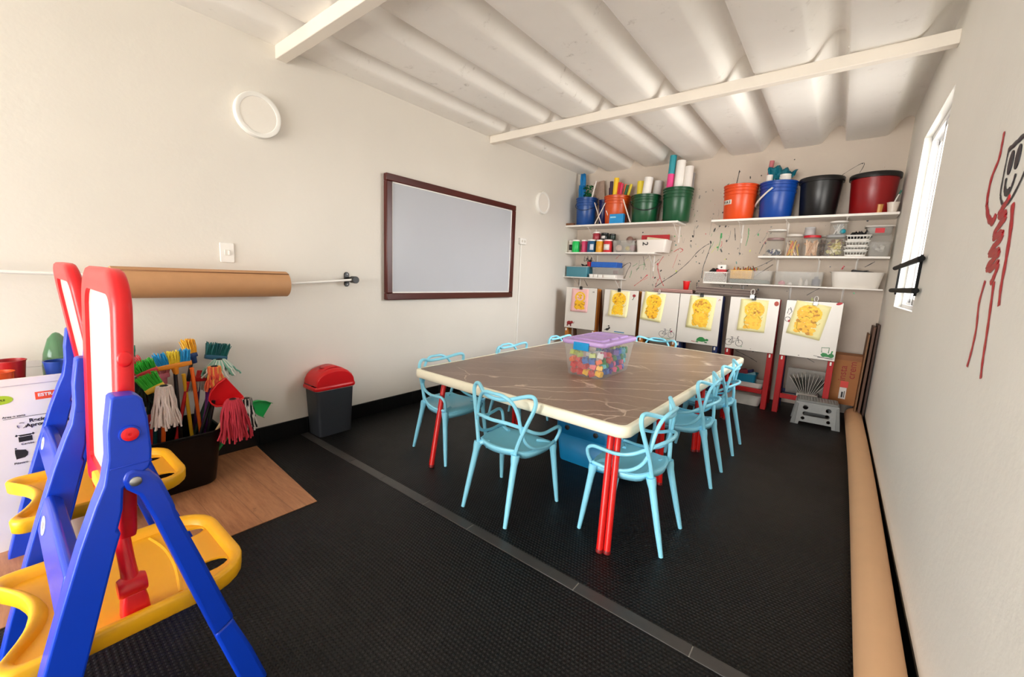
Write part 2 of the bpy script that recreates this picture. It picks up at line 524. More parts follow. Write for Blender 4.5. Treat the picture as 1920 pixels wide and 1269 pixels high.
# window in the right wall
w = bpy.data.objects.new('window_1', None); COL.objects.link(w); w.location = (XR+.075, (WY0+WY1)/2, WZ0); tag(w, kind='structure')
WH, WW = WZ1-WZ0, WY1-WY0
M_ALU = plain((240, 240, 240), .3, 0, .02)
mb = MB()
for a, b, c, d in ((-WW/2, WW/2, 0, .035), (-WW/2, WW/2, WH-.035, WH), (-WW/2, -WW/2+.035, 0, WH), (WW/2-.035, WW/2, 0, WH)):
    mb.box(-.035, .035, a, b, c, d)
mb.box(-.012, -.006, -WW/2+.035, WW/2-.035, .035, .05); mb.box(.02, .026, -WW/2+.035, WW/2-.035, .035, .05)
mb.build('window_frame', M_ALU, w, bevel=.003)
mb = MB(); pa = MB()
for y0, y1, x in ((-WW/2+.036, .03, -.018), (-.03, WW/2-.036, .012)):
    for a, b, c, d in ((y0, y1, .037, .075), (y0, y1, WH-.075, WH-.037), (y0, y0+.038, .037, WH-.037), (y1-.038, y1, .037, WH-.037)):
        mb.box(x-.011, x+.011, a, b, c, d)
    pa.box(x-.003, x+.003, y0+.03, y1-.03, .07, WH-.07)
mb.build('sash', M_ALU, w, bevel=.002)
m, nt, b, o = new_mat('window_glass')
t = nd(nt, 'ShaderNodeBsdfTransparent'); g = nd(nt, 'ShaderNodeBsdfGlossy'); g.inputs['Roughness'].default_value = .02
lw = nd(nt, 'ShaderNodeLayerWeight'); lw.inputs[0].default_value = .35
s = nd(nt, 'ShaderNodeMixShader'); nt.links.new(mth(nt, 'MULTIPLY', lw.outputs['Fresnel'], .6), s.inputs[0]); nt.links.new(t.outputs[0], s.inputs[1]); nt.links.new(g.outputs[0], s.inputs[2]); nt.links.new(s.outputs[0], o.inputs[0])
M_GLASS = m
pa.build('pane', M_GLASS, w)
mb = MB(); mb.box(-.075, -.035, -WW/2, WW/2, -.004, .012)
mb.build('window_sill', M_WHITEP, w, bevel=.002)
M_GUARD = plain((8, 8, 9), .6, 0, .2, 20, 0.0, .15)
# guard rails across the window
g = thing('window_guard', 'black two-bar metal guard fixed across the lower part of the window', 'guard rail', (XR, 3.67, 1.262))
for zz, e in ((0, 0), (.168, .01)):
    mb = MB(); mb.cyl((-.024, -.62, zz), (-.024, .64, zz), .0155, n=14)
    mb.lathe([(.001, .64), (.011, .643), (.0155, .65), (.0155, .655), (.011, .665), (.001, .668)], 14, axes((-.024, 0, zz), (1, 0, 0), (0, 0, -1), (0, 1, 0)))
    mb.build('rail', M_GUARD, g)
for yy in (-.46, .55):
    mb = MB(); mb.box(-.012, -.001, yy-.012, yy+.012, -.03, .198); mb.build('upright', M_GUARD, g, bevel=.002)
# ------------------------------------------------------------------ left wall fittings
def round_lamp(label, y, z, r):
    t = thing('round_wall_lamp', label, 'lamp', (XL, y, z), group='round wall lamps')
    A = axes((0, 0, 0), (0, 1, 0), (0, 0, 1), (1, 0, 0))
    mb = MB(); mb.lathe([(r*1.0, .0005), (r*1.0, .034), (r*.985, .04), (r*.95, .042), (r*.80, .037), (r*.79, .034)], 48, A, cap=(True, False)); mb.build('lamp_rim', M_WHITEP, t)
    mb = MB(); mb.lathe([(r*.792, .0345), (r*.6, .0345), (.001, .035)], 48, A, cap=(False, True)); mb.build('diffuser', plain((236, 231, 222), .45, 0, .02), t)
    return t
round_lamp('large white round wall lamp high above the kraft paper roll', 1.163, 2.181, .134)
round_lamp('small-looking white round wall lamp beside the whiteboard near the back corner', 4.39, 2.155, .134)

t = thing('whiteboard', 'wide whiteboard in a dark red-brown wooden frame on the left wall', 'whiteboard', (XL+.03, 2.955, .995))
BW, BH = 1.725, 1.037; fw = .058
M_MAH = wood_mat('mahogany', (84, 26, 18), (58, 16, 12), 1, 14, .3)
M_MAHV = wood_mat('mahogany_upright', (84, 26, 18), (58, 16, 12), 2, 14, .3)
for a, b, c, d, v in ((-BW/2, BW/2, 0, fw, 0), (-BW/2, BW/2, BH-fw, BH, 0), (-BW/2, -BW/2+fw, fw+.0005, BH-fw-.0005, 1), (BW/2-fw, BW/2, fw+.0005, BH-fw-.0005, 1)):
    mb = MB(); mb.box(-.022, .022, a, b, c, d); mb.build('frame_rail' if not v else 'frame_stile', M_MAHV if v else M_MAH, t, bevel=.006)
mb = MB(); mb.box(-.006, .006, -BW/2+fw-.004, BW/2-fw+.004, fw-.004, BH-fw+.004)
mb.build('writing_surface', plain((184, 187, 194), .2, 0, .02, 3), t)
mb = MB()
for a, b, c, d in ((-BW/2+fw, BW/2-fw, fw, fw+.01), (-BW/2+fw, BW/2-fw, BH-fw-.01, BH-fw), (-BW/2+fw, -BW/2+fw+.01, fw, BH-fw), (BW/2-fw-.01, BW/2-fw, fw, BH-fw)):
    mb.box(.004, .011, a, b, c, d)
mb.build('edge_strip', M_WHITEP, t, bevel=.002)
mb = MB(); mb.box(-.0295, -.021, -.3, .3, .2, BH-.2); mb.build('wall_mount', M_MAH, t)

t = thing('light_switch', 'white rectangular light switch above the kraft paper roll', 'switch', (XL, .953, 1.313))
mb = MB(); mb.prism(rrect(.078, .122, .008), 0, .009, axes((0, 0, 0), (0, 1, 0), (0, 0, 1), (1, 0, 0))); mb.build('plate', M_WHITEP, t, bevel=.003)
mb = MB(); mb.prism(rrect(.030, .034, .003), .0085, .0115, axes((0, .0, 0), (0, 1, 0), (0, 0, 1), (1, 0, 0))); mb.build('rocker', plain((222, 218, 208), .3), t, bevel=.001)
mb = MB(); mb.prism(rrect(.012, .028, .002), .011, .0155, axes((0, .009, 0), (0, 1, 0), (0, 0, 1), (1, 0, 0))); mb.build('toggle', M_WHITEP, t, bevel=.001)

t = thing('wall_socket', 'small white wall socket with a cable trunking running down from it', 'socket', (XL, 4.01, 1.655))
mb = MB(); mb.box(0, .032, -.058, .058, -.036, .036); mb.build('socket_box', M_WHITEP, t, bevel=.004)
for yy in (-.026, .026):
    mb = MB(); mb.lathe([(.015, .0318), (.015, .0335), (.006, .0325)], 14, axes((0, yy, 0), (0, 1, 0), (0, 0, 1), (1, 0, 0))); mb.build('outlet', plain((205, 200, 190), .4), t)
mb = MB(); mb.box(0, .013, -.028, -.008, -1.25, -.0365); mb.build('trunking', M_WHITEP, t, bevel=.002)

# paper roll on its rod
RX = XL+.115
t = thing('wall_rod', 'thin white metal rod held off the left wall by a black bracket', 'rod', (XL, .6, 1.125))
mb = MB(); mb.tube(spl([(.115, -1.3, .06), (.115, -.3, .035), (.115, .1, .0), (.115, .55, .0), (.112, .8, .012), (.1, 1.155, .037)], 6), .0085, 10); mb.build('rod', M_WHITEP, t)
for yy, zz, xx in ((1.155, .037, .1), (-1.3, .06, .115)):
    f = MB(); f.prism(rrect(.040, .112, .0195), 0, .012, axes((0, yy, zz), (0, 1, 0), (0, 0, 1), (1, 0, 0)))
    f.cyl((.01, yy+.014, zz), (.07, yy+.014, zz), .02, n=16); f.cyl((.06, yy+.014, zz), (xx+.024, yy+.01, zz), .027, n=18)
    b = f.build('bracket', M_BLACK, t, bevel=.002)
    s_ = MB()
    for dz in (-.04, .04): s_.lathe([(.0055, .0121), (.0055, .0145), (.003, .0155)], 10, axes((0, yy, zz+dz), (0, 1, 0), (0, 0, 1), (1, 0, 0)))
    s_.build('screw', M_STEEL, b)
mb = MB(); RR = .083
mb.lathe([(.0088, -.43), (RR-.003, -.43), (RR, -.427), (RR, .427), (RR-.003, .43), (.0088, .43)], 48, axes((RX, .822, 1.125), (0, 0, 1), (1, 0, 0), (0, 1, 0)), cap=(False, False))
mb.box(RX+.028, RX+.064, .822-.43, .822+.43, 1.115+RR*.80, 1.115+RR*.80+.002, 0, None) if False else None
r = mb.build('paper_roll', M_KRAFT)
tag(r, 'large brown kraft paper roll hanging on the white rod', 'paper roll')
mb = MB(); a0 = .86
pts = [(RX+(RR+.0016)*cos(a0+i*.018), (RR+.0016)*sin(a0+i*.018)) for i in range(6)]
rows = [[V((x, yy, 1.125+z)) for x, z in pts] for yy in (.822-.429, .822+.429)]
mb.grid(rows); e = mb.build('paper_edge', plain((128, 84, 50), .6), r, solid=.0012); tag(e, 'loose darker outer edge of the paper')

# ------------------------------------------------------------------ bin
t = thing('swing_bin', 'dark grey rubbish bin with red swing lid against the left wall', 'bin', (-2.945, 1.545, 0))
def rr3(w, h, r, z, n=5): return [V((x, y, z)) for x, y in rrect(w, h, r, n)]
mb = MB()
mb.loft([rr3(.168, .25, .02, 0), rr3(.170, .255, .02, .012), rr3(.19, .29, .024, .355), rr3(.182, .282, .02, .355), rr3(.16, .24, .016, .02)], (True, True))
mb.build('bin_body', plain((52, 56, 62), .42, 0, .06, 60), t, bevel=.002)
mb = MB(); mb.loft([rr3(.192, .292, .025, .353), rr3(.2, .3, .026, .366)], (False, False)); mb.build('bag_edge', M_WHITEP, t, solid=.003)
mb = MB()
mb.loft([rr3(.204, .315, .03, .358), rr3(.212, .325, .034, .365), rr3(.212, .325, .034, .378), rr3(.2, .31, .032, .388)], (False, False))
A = []
for i in range(13):
    a = pi*i/12; yy = -.148*cos(a); hh = .392+.118*sin(a)**.85
    A.append((yy, hh))
L = []
for xs in (-.098, -.09, -.07, .07, .09, .098):
    k = {.098: .82, .09: .95, .07: 1.0}[abs(xs)]
    L.append([V((xs, yy*(.9+.1*k), .386+(hh-.386)*k)) for yy, hh in A])
mb.grid(L)
for sx in (0, 5):
    ring = L[sx]; mb.add([V((ring[i].x, ring[i].y, .384)) for i in range(13)]+ring, [(i, i+1, 13+i+1, 13+i) for i in range(12)])
mb.build('lid', plain((212, 20, 26), .3, 0, .04, 12), t, angle=55)
mb = MB()
fl = []
for xs in (-.058, .058):
    fl.append([V((xs, -.148*cos(a)*.86, .394+.122*sin(a)**.85)) for a in [R(38+i*104/10) for i in range(11)]])
mb.grid(fl); f = mb.build('swing_flap', plain((206, 30, 34), .35, 0, .04, 12), t, solid=.006)
mb = MB(); mb.tube([V((.03*cos(a), -.052+.02*sin(a), .508)) for a in [R(180+i*18) for i in range(11)]], .004, 6); mb.build('grip', plain((150, 12, 16), .4), f)

# ------------------------------------------------------------------ wood-look vinyl on the floor
mb = MB(); mb.prism([(-3.03, -.7), (-2.06, -.7), (-2.066, .55), (-2.058, .55), (-2.056, .992), (-3.03, 1.055)], 0.0006, .004)
tag(mb.build('floor_mat', vinyl_mat()), 'wood-look vinyl sheet lying on the black floor under the broom tub', 'mat')
# ------------------------------------------------------------------ table
TZ = .61
def table_top(y0, y1, xl0, xl1, xr0, xr1, rc, name):
    pass
tb = thing('activity_table', 'long low table with grey stone-look top, cream rim and red tube legs', 'table', (-1.44, 3.05, 0))
def loc(p): return (p[0]+1.44, p[1]-3.05)
corner = [(-2.150, 1.700), (-.640, 1.665), (-.578, 4.16), (-2.150, 4.30)]
def round_poly(c, r, n=6):
    out = []; K = len(c)
    for i in range(K):
        p = V(c[i]); a = (V(c[i-1])-p).normalized(); b = (V(c[(i+1) % K])-p).normalized()
        ang = a.angle(b); d = r/math.tan(ang/2); ctr = p+(a+b).normalized()*(r/sin(ang/2))
        s = p+a*d-ctr; e = p+b*d-ctr
        a0 = math.atan2(s.y, s.x); a1 = math.atan2(e.y, e.x); da = (a1-a0+pi) % (2*pi)-pi
        for k in range(n+1):
            t = a0+da*k/n; out.append((ctr.x+r*cos(t), ctr.y+r*sin(t)))
    return out
def inset(c, d):
    out = []; K = len(c)
    for i in range(K):
        p = V(c[i]); a = (V(c[i-1])-p).normalized(); b = (V(c[(i+1) % K])-p).normalized()
        out.append(tuple(p+(a+b).normalized()*(d/sin(a.angle(b)/2))))
    return out
CR = plain((250, 246, 222), .4, 0, .04, 7)
oc = [loc(p) for p in corner]
mb = MB()
rings = []
for ins, z, r in ((.012, TZ-.056, .05), (.002, TZ-.050, .055), (0, TZ-.034, .058), (.001, TZ-.008, .058), (.006, TZ-.001, .055), (.014, TZ+.001, .05), (.026, TZ+.0, .04), (.027, TZ-.006, .04)):
    rings.append([V((x, y, z)) for x, y in round_poly(inset(oc, ins) if ins else oc, r)])
mb.loft(rings, (True, False)); mb.build('rim', CR, tb, angle=60)
mb = MB(); mb.prism(round_poly(inset(oc, .0265), .04), TZ-.012, TZ-.0012)
mb.build('tabletop', laminate_mat(), tb)
M_LEG = plain((218, 30, 26), .3, 0, .05, 20)
def leg_pair(x, y, dx, dy, top, ux, uy):
    """two bent tubes side by side; (dx,dy) = splay of the foot, (ux,uy) = direction between the tubes"""
    l = V((ux, uy, 0)).normalized()*.0168
    mb = MB()
    for s in (-1, 1):
        f = V((x+1.44, y-3.05, .012))+l*s; h = V((x+1.44+dx, y-3.05+dy, top-.001))+l*s*1.0
        mb.tube(spl([h+l*s*.75, h+l*s*.12+V((0, 0, -.03)), h+(f-h)*.16, f], 6), .016, 12)
    o = mb.build('leg', M_LEG, tb)
    mb = MB()
    for s in (-1, 1):
        f = V((x+1.44, y-3.05, 0))+l*s
        mb.lathe([(.018, 0), (.018, .014), (.0165, .016)], 12, TR(f.x, f.y, 0))
    mb.build('foot_cap', plain((120, 14, 14), .5), o)
zt = TZ-.055
leg_pair(-1.937, 1.69, -.02, .12, zt, -.756, .655)
leg_pair(-.70, 1.655, -.05, .14, zt, .9, .39)
leg_pair(-.735, 2.50, -.02, -.03, zt, -.75, .65)
leg_pair(-1.95, 2.60, .02, -.03, zt, .75, .65)
leg_pair(-.69, 3.19, -.02, .03, zt, .75, .65)
leg_pair(-1.98, 3.22, .02, .03, zt, -.75, .65)
leg_pair(-.70, 4.18, -.02, -.05, zt, -.75, .65)
leg_pair(-2.0, 4.25, .03, -.05, zt, .75, .65)

# ------------------------------------------------------------------ chairs
def make_chair():
    t = thing('child_chair', 'x', 'chair')
    # seat shell
    SZ = .352
    def halfw(v):            # v 0 back .. 1 front
        return .118+.062*math.sin(min(1, v/.62)*pi/2) - .018*max(0, (v-.75)/.25)**2
    top = []; N = 12
    y_b, y_f = -.135, .195
    rows = []
    for i in range(N+1):
        v = i/N; row = []
        for j in range(-6, 7):
            u = j/6; hw = halfw(v)
            yy = y_b+(y_f-y_b)*v
            if v < .2: yy += .035*(u*u)*(1-v/.2)
            if v > .8: yy -= .02*(u*u)*((v-.8)/.2)
            zz = SZ-.018*(1-u*u)*math.sin(pi*min(1, v*1.15+.02)) + .022*max(0, (.3-v)/.3)**1.5 - .012*max(0, (v-.86)/.14)**2
            row.append(V((u*hw, yy, zz)))
        rows.append(row)
    mb = MB(); mb.grid(rows)
    s = mb.build('seat', M_BLUECH, t, solid=.012, angle=80, sub=1)
    # skirt under the seat edge
    def rim(v): return None
    mb = MB()
    edge = [rows[i][12] for i in range(N+1)]
    le = [rows[i][0] for i in range(N+1)]
    loop = [p.copy() for p in rows[0]]+edge[1:]+list(reversed(rows[N]))[1:]+list(reversed(le))[1:-1]
    loop2 = [V((p.x*.93, .03+(p.y-.03)*.95, p.z-.034)) for p in loop]
    n = len(loop)
    mb.add(loop+loop2, [(i, (i+1) % n, n+(i+1) % n, n+i) for i in range(n)])
    mb.build('seat_skirt', M_BLUECH, s, solid=.006, angle=80)
    # legs: tapering, flaring into the seat
    def leg(top, foot, nm='leg'):
        a = V(top); b = V(foot); pts = []; rad = []
        for k, rr in ((0, .023), (.06, .022), (.14, .0175), (.3, .0162), (.7, .0138), (1, .0102)):
            pts.append(a+(b-a)*k); rad.append(rr)
        m_ = MB(); m_.tube(pts, rad, 10)
        # gusset
        inn = V((a.x*.55, a.y*.75, a.z+.004)); 
        m_.tube(spl([a+(b-a)*.16, a+(b-a)*.02+(inn-a)*.2, inn], 5), [.012, .014, .015, .016, .016, .016, .015, .014, .013, .012, .01][:11], 8)
        return m_.build('leg', M_BLUECH, t)
    for sx in (-1, 1):
        leg((sx*.128, -.112, .352), (sx*.147, -.198, 0))
        leg((sx*.178, .155, .352), (sx*.203, .197, 0))
    # interlaced back
    def mir(h): return [(-x, y, z) for x, y, z in reversed(h[1:])]+h
    c1 = [(0, -.142, .628), (.075, -.128, .634), (.135, -.096, .652), (.172, -.075, .661), (.197, -.069, .654), (.207, -.071, .628), (.199, -.078, .585), (.168, -.094, .50), (.143, -.107, .425), (.128, -.113, .365), (.126, -.113, .34)]
    c2 = [(0, -.150, .655), (.06, -.144, .652), (.108, -.126, .618), (.135, -.112, .555), (.150, -.100, .475), (.163, -.072, .412), (.178, -.012, .372), (.186, .07, .358), (.188, .13, .36), (.183, .158, .362)]
    c3 = [(0, -.158, .520), (.08, -.145, .519), (.150, -.098, .497), (.186, -.040, .466), (.199, .03, .448), (.205, .10, .452), (.209, .150, .455), (.207, .178, .436), (.198, .180, .40), (.184, .168, .36)]
    mb = MB()
    for c, r in ((c1, .0105), (c2, .0092)):
        mb.tube(spl(mir(c), 5), r, 9)
    mb.build('backrest', M_BLUECH, t)
    mb = MB(); mb.tube(spl(mir(c3), 5), .0092, 9)
    mb.build('arm_rail', M_BLUECH, t)
    return t
chair0 = make_chair()
G = 'pale blue chairs round the activity table'
spots = [
 (-1.300, 1.686, 0, 'pale blue looped-back chair alone at the short table end facing away from the camera'),
 (-2.06, 1.947, -pi/2, 'pale blue looped-back chair on the whiteboard side of the table, nearest the swing bin'),
 (-2.06, 2.745, -pi/2, 'middle pale blue looped-back chair on the whiteboard side of the table'),
 (-2.06, 3.52, -pi/2, 'pale blue looped-back chair on the whiteboard side of the table, nearest the back corner'),
 (-1.43, 4.205, pi, 'pale blue looped-back chair at the far short table end before the easels'),
 (-.680, 1.948, pi/2, 'pale blue looped-back chair on the window side of the table, by its front corner'),
 (-.660, 2.803, pi/2, 'middle pale blue looped-back chair on the window side of the table'),
 (-.655, 3.449, pi/2, 'pale blue looped-back chair on the window side of the table, nearest the easels'),
]
for i, (x, y, rz, lab) in enumerate(spots):
    c = chair0 if i == 0 else copy_tree(chair0)
    c.location = (x, y, 0); c.rotation_euler = (0, 0, rz); tag(c, lab, 'chair', G)

# ------------------------------------------------------------------ clear box of building blocks on the table
BX, BY, KS = -1.245, 2.596, .9275
t = thing('storage_box', 'clear plastic box with lilac lid and blue clips, full of building blocks, on the table', 'box', (BX, BY, TZ))
def ring(w, h, r, z, n=4): return [V((x, y, z)) for x, y in rrect(w, h, r, n)]
def rk(w, h, r, z): return [p*KS for p in ring(w, h, r, z)]
mb = MB()
mb.loft([rk(.262, .475, .03, .002), rk(.268, .482, .032, .006), rk(.318, .548, .04, .205), rk(.325, .556, .042, .208), rk(.327, .558, .042, .236)], (True, False))
mb.build('body', clear_mat('clear_box_wall', (238, 242, 244), .10, .12), t, solid=.0025)
mb = MB()
mb.loft([rk(.338, .572, .045, .232), rk(.350, .585, .05, .238), rk(.352, .588, .05, .25), rk(.342, .578, .047, .262), rk(.30, .535, .04, .265), rk(.295, .53, .04, .262), rk(.0, .0, 0, .262) if False else rk(.29, .525, .04, .262)], (False, True))
ld = mb.build('lid', plain((196, 164, 224), .35, 0, .03, 12), t, angle=50)
mb = MB()
for y0, y1 in ((-.235, -.085), (-.065, .065), (.085, .235)):
    mb.loft([[KS*V((x, (y0+y1)/2+y, .2605)) for x, y in rrect(.25, y1-y0, .025, 3)], [KS*V((x, (y0+y1)/2+y, .272)) for x, y in rrect(.235, y1-y0-.015, .02, 3)]])
mb.build('lid_panel', plain((188, 156, 218), .35, 0, .03, 12), ld)
for sy in (-1, 1):
    mb = MB(); mb.box(-.055, .055, -.006, .006, -.045, .0); mb.box(-.055, .055, -.004, .02, -.004, .006)
    h = mb.build('clip', plain((20, 150, 215), .35, 0, .04), t, loc=(0, sy*.297*KS, .246*KS), bevel=.003)
    if sy > 0: h.rotation_euler = (0, 0, pi)
# blocks
def block_mesh(nx, ny, h):
    mb = MB(); u = .0202
    W, D = nx*u-.001, ny*u-.001
    mb.box(-W/2, W/2, -D/2, D/2, 0, h)
    for i in range(nx):
        for j in range(ny):
            mb.lathe([(.0065, h), (.0065, h+.005), (.0055, h+.006)], 8, TR((i-(nx-1)/2)*u, (j-(ny-1)/2)*u, 0), cap=(False, True))
    return mb
BC = {'red': (226, 44, 46), 'yellow': (252, 196, 24), 'orange': (244, 112, 40), 'blue': (30, 104, 196), 'green': (50, 160, 84), 'turquoise': (60, 196, 206), 'pink': (240, 100, 146), 'purple': (104, 76, 170), 'lime': (196, 214, 80), 'white': (236, 234, 230)}
protos = {}
def block(col, nx, ny, h):
    k = (col, nx, ny, h)
    if k not in protos:
        o = block_mesh(nx, ny, h).build('toy_block', plain(BC[col], .35, 0, .04, 20), bevel=.0012)
        protos[k] = o; return o
    c = protos[k].copy(); COL.objects.link(c); return c
rb = random.Random(3)
for iz in range(4):
    for iy in range(8):
        for ix in range(5):
            if not (iy == 0 or ix == 4 or iz == 3): continue
            if iz == 3 and (rb.random() < .3 or (ix < 2 and iy > 0)): continue
            f = iz/4
            wx = .222+.03*f; wy = .418+.04*f
            px = BX+(-wx/2+wx*(ix+.5)/5); py = BY+(-wy/2+wy*(iy+.5)/8); pz = TZ+.013+iz*.0385
            if iy == 0:
                col = rb.choice(('red', 'red', 'red', 'red', 'red', 'orange', 'orange', 'yellow', 'yellow', 'blue'))
                if ix == 4: col = 'yellow' if iz < 2 else rb.choice(('yellow', 'orange', 'white'))
                if iz == 3: col = rb.choice(('lime', 'white', 'red', 'green', 'yellow'))
            elif ix == 4: col = rb.choice(('pink', 'blue', 'turquoise', 'purple', 'green', 'blue', 'red'))
            else: col = rb.choice(('turquoise', 'lime', 'red', 'green', 'purple', 'white'))
            o = block(col, 2, 2, rb.choice((.031, .031, .024)))
            o.location = (px+rb.uniform(-.003, .003), py+rb.uniform(-.003, .003), pz+.003*(iz > 0))
            o.rotation_euler = (rb.uniform(-.38, .38), rb.uniform(-.38, .38), rb.uniform(-.8, .8))
            tag(o, 'small %s studded building block in the clear lilac-lidded box' % col, 'toy block', '%s building blocks in the clear box' % col)
# ------------------------------------------------------------------ blue chest under the table
t = thing('storage_chest', 'blue plastic chest with black round holes standing under the table', 'chest', (-1.21, 2.62, 0), 0)
MBL = plain((16, 124, 176), .4, 0, .06, 10)
mb = MB(); mb.loft([ring(.36, .50, .04, 0), ring(.365, .505, .04, .01), ring(.40, .55, .04, .205)], (True, False)); mb.build('body', MBL, t, solid=.004)
mb = MB(); mb.loft([ring(.40, .55, .045, .20), ring(.41, .56, .045, .206), ring(.415, .565, .045, .30), ring(.40, .55, .04, .312)], (True, True)); l = mb.build('lid', plain((12, 108, 158), .4, 0, .06, 10), t)
for x in (-.105, .105):
    mb = MB(); mb.lathe([(.017, 0), (.017, .004), (.012, .005)], 16, axes((x, -.2835, .253), (1, 0, 0), (0, 0, 1), (0, -1, 0))); tag(mb.build('hole', M_BLACK, l), 'round black hole')
# ------------------------------------------------------------------ plastic double easels in front
EB = plain((10, 62, 200), .34, 0, .05, 14)
EBL = plain((12, 58, 190), .3, 0, .04, 14)
ER = plain((228, 26, 34), .34, 0, .05, 14)
EY = plain((250, 184, 24), .38, 0, .05, 12)
def make_play_easel():
    t = thing('play_easel', 'x', 'easel')
    HW = .30                      # half width to the outer faces
    OY = .155
    # side frame outlines, measured (y,z)
    front = [(.148, .947), (.187, .944), (.197, .933), (.203, .887), (.205, .809), (.202, .778), (.196, .764), (.183, .757), (.150, .731), (.145, .681), (.141, .665), (.133, .634), (.138, .625), (.126, .585), (.070, .375), (.012, .165), (-.033, 0), (-.098, 0), (-.060, .155), (-.004, .364), (.027, .473), (.070, .615), (.101, .705), (.118, .748), (.129, .806), (.132, .867), (.143, .941)]
    hinge = [(.147, .749), (.154, .768), (.170, .773), (.197, .756), (.217, .726), (.235, .664), (.241, .628), (.287, .471), (.315, .370), (.346, .262), (.297, .236), (.253, .405), (.218, .544), (.195, .635), (.174, .703), (.154, .725)]
    foot = [(.342, .262), (.300, .240), (.300, .226), (.361, 0), (.424, 0), (.388, .126)]
    for s in (1, -1):
        def PM(x): return axes((s*x, -OY, 0), (0, 1, 0), (0, 0, 1), (s, 0, 0))
        mb = MB(); mb.prism(front, -.058, 0, PM(HW)); f = mb.build('front_leg', EB, t, bevel=.011, seg=3)
        mb = MB(); mb.prism(hinge, -.046, .004, PM(HW)); h = mb.build('rear_leg', EBL, t, bevel=.010, seg=3)
        mb = MB(); mb.prism(foot, -.042, .0, PM(HW)); mb.build('leg_extension', EB, h, bevel=.009, seg=3)
        mb = MB(); mb.box(s*(HW-.06), s*(HW+.001), -.024, .048, .781, .784); mb.build('collar_groove', EBL, f, bevel=.001)
        mb = MB(); mb.lathe([(.020, 0), (.019, .004), (.0165, .0045)], 20, PM(HW) @ TR(.169, .857, 0)); mb.build('button_ring', EBL, f)
        mb = MB(); mb.lathe([(.0155, .001), (.0155, .006), (.011, .008), (.003, .0075), (.002, .005)], 20, PM(HW) @ TR(.169, .857, 0)); tag(mb.build('button', ER, f), 'round red button')
        mb = MB(); mb.lathe([(.011, .004), (.011, .008), (.006, .011), (.001, .0115)], 16, PM(HW) @ TR(.170, .743, 0)); tag(mb.build('pivot_bolt', M_STEEL, h), 'shiny metal bolt head')
    # crossbar plate between the two front legs
    mb = MB(); mb.loft([[V((x, y-OY, z)) for y, z in ((.024, .445), (.046, .540), (.060, .545), (.084, .522), (.064, .430), (.040, .425))] for x in (-HW+.056, HW-.056)])
    cb = mb.build('crossbar', EBL, t, bevel=.006, seg=3)
    nrm = V((0, -.095, .022)).normalized(); upv = V((0, .022, .095)).normalized()
    mb = MB(); mb.prism(circ(.036, 24, ry=.024), 0, .0015, axes((-.155, .0352-OY, .4945), (1, 0, 0), upv, nrm)); st = mb.build('sticker', plain((222, 220, 215), .5), cb); tag(st, 'oval white sticker')
    mb = MB(); mb.prism(circ(.016, 14, ry=.010), .0015, .0022, axes((-.155, .0352-OY, .4945), (1, 0, 0), upv, nrm)); mb.build('sticker_print', plain((150, 146, 150), .5), cb)
    # red double board
    w, z0, z1 = .245, .60, 1.225
    PZ = .86
    def outl(w, z0, z1, rt, rb, n=8):
        p = []
        for cx, cz, r, a in ((w-rt, z1-rt, rt, 0), (-w+rt, z1-rt, rt, 90), (-w+rb, z0+rb, rb, 180), (w-rb, z0+rb, rb, 270)):
            for k in range(n+1):
                q = R(a+90*k/n); p.append((cx+r*cos(q), cz+r*sin(q)-PZ))
        return p
    A = axes((0, 0, 0), (1, 0, 0), (0, 0, 1), (0, -1, 0))
    o1 = outl(w, z0, z1, .105, .03); i1 = outl(w-.050, z0+.055, z1-.062, .055, .015)
    mb = MB(); rg = []
    prof = [(0, -.010, 0), (.005, -.016, 0), (.016, -.019, 0), (1, -.016, 1), (1, .016, 1), (.016, .019, 0), (.005, .016, 0), (0, .010, 0)]
    for a, d, inn in prof:
        if inn: L = i1
        else:
            L = outl(w-a, z0+a, z1-a, .105-a, max(.01, .03-a))
        rg.append([A @ V((x, z, d)) for x, z in L])
    mb.loft(rg, closed=True); fr = mb.build('board_frame', ER, t, angle=50); fr.location = (0, .017, PZ); fr.rotation_euler = (-R(3.2), 0, 0)
    for s in (-1, 1):
        mb = MB()
        mb.loft([[V((s*.219+x, y, z-PZ)) for x, y in rrect(.05*k, .036*k, .012*k, 3)] for z, k in ((.64, 1), (.590, 1), (.578, .9), (.574, .6))])
        mb.build('frame_post', ER, fr)
    for s in (-1, 1):
        mb = MB(); mb.lathe([(.018, 0), (.019, .003), (.017, .006), (.014, .0075)], 18, axes((s*.2445, 0, 1.02-PZ), (0, .75, 0), (0, 0, 1), (s, 0, 0))); mb.build('boss', ER, fr)
    mb = MB(); mb.prism(outl(w-.046, z0+.05, z1-.058, .05, .015), -.007, .007, A); bd = mb.build('drawing_board', plain((216, 211, 203), .25, 0, .02), t); bd.location = fr.location; bd.rotation_euler = fr.rotation_euler
    mb = MB(); mb.box(-.06, .06, -.028, -.008, .625-PZ, .655-PZ); tag(mb.build('paper_clip', EY, fr, bevel=.004), 'yellow paper clip')
    # tray
    TZ_ = .364
    x0, x1, y0, y1 = -.205, .240, -.228, .266
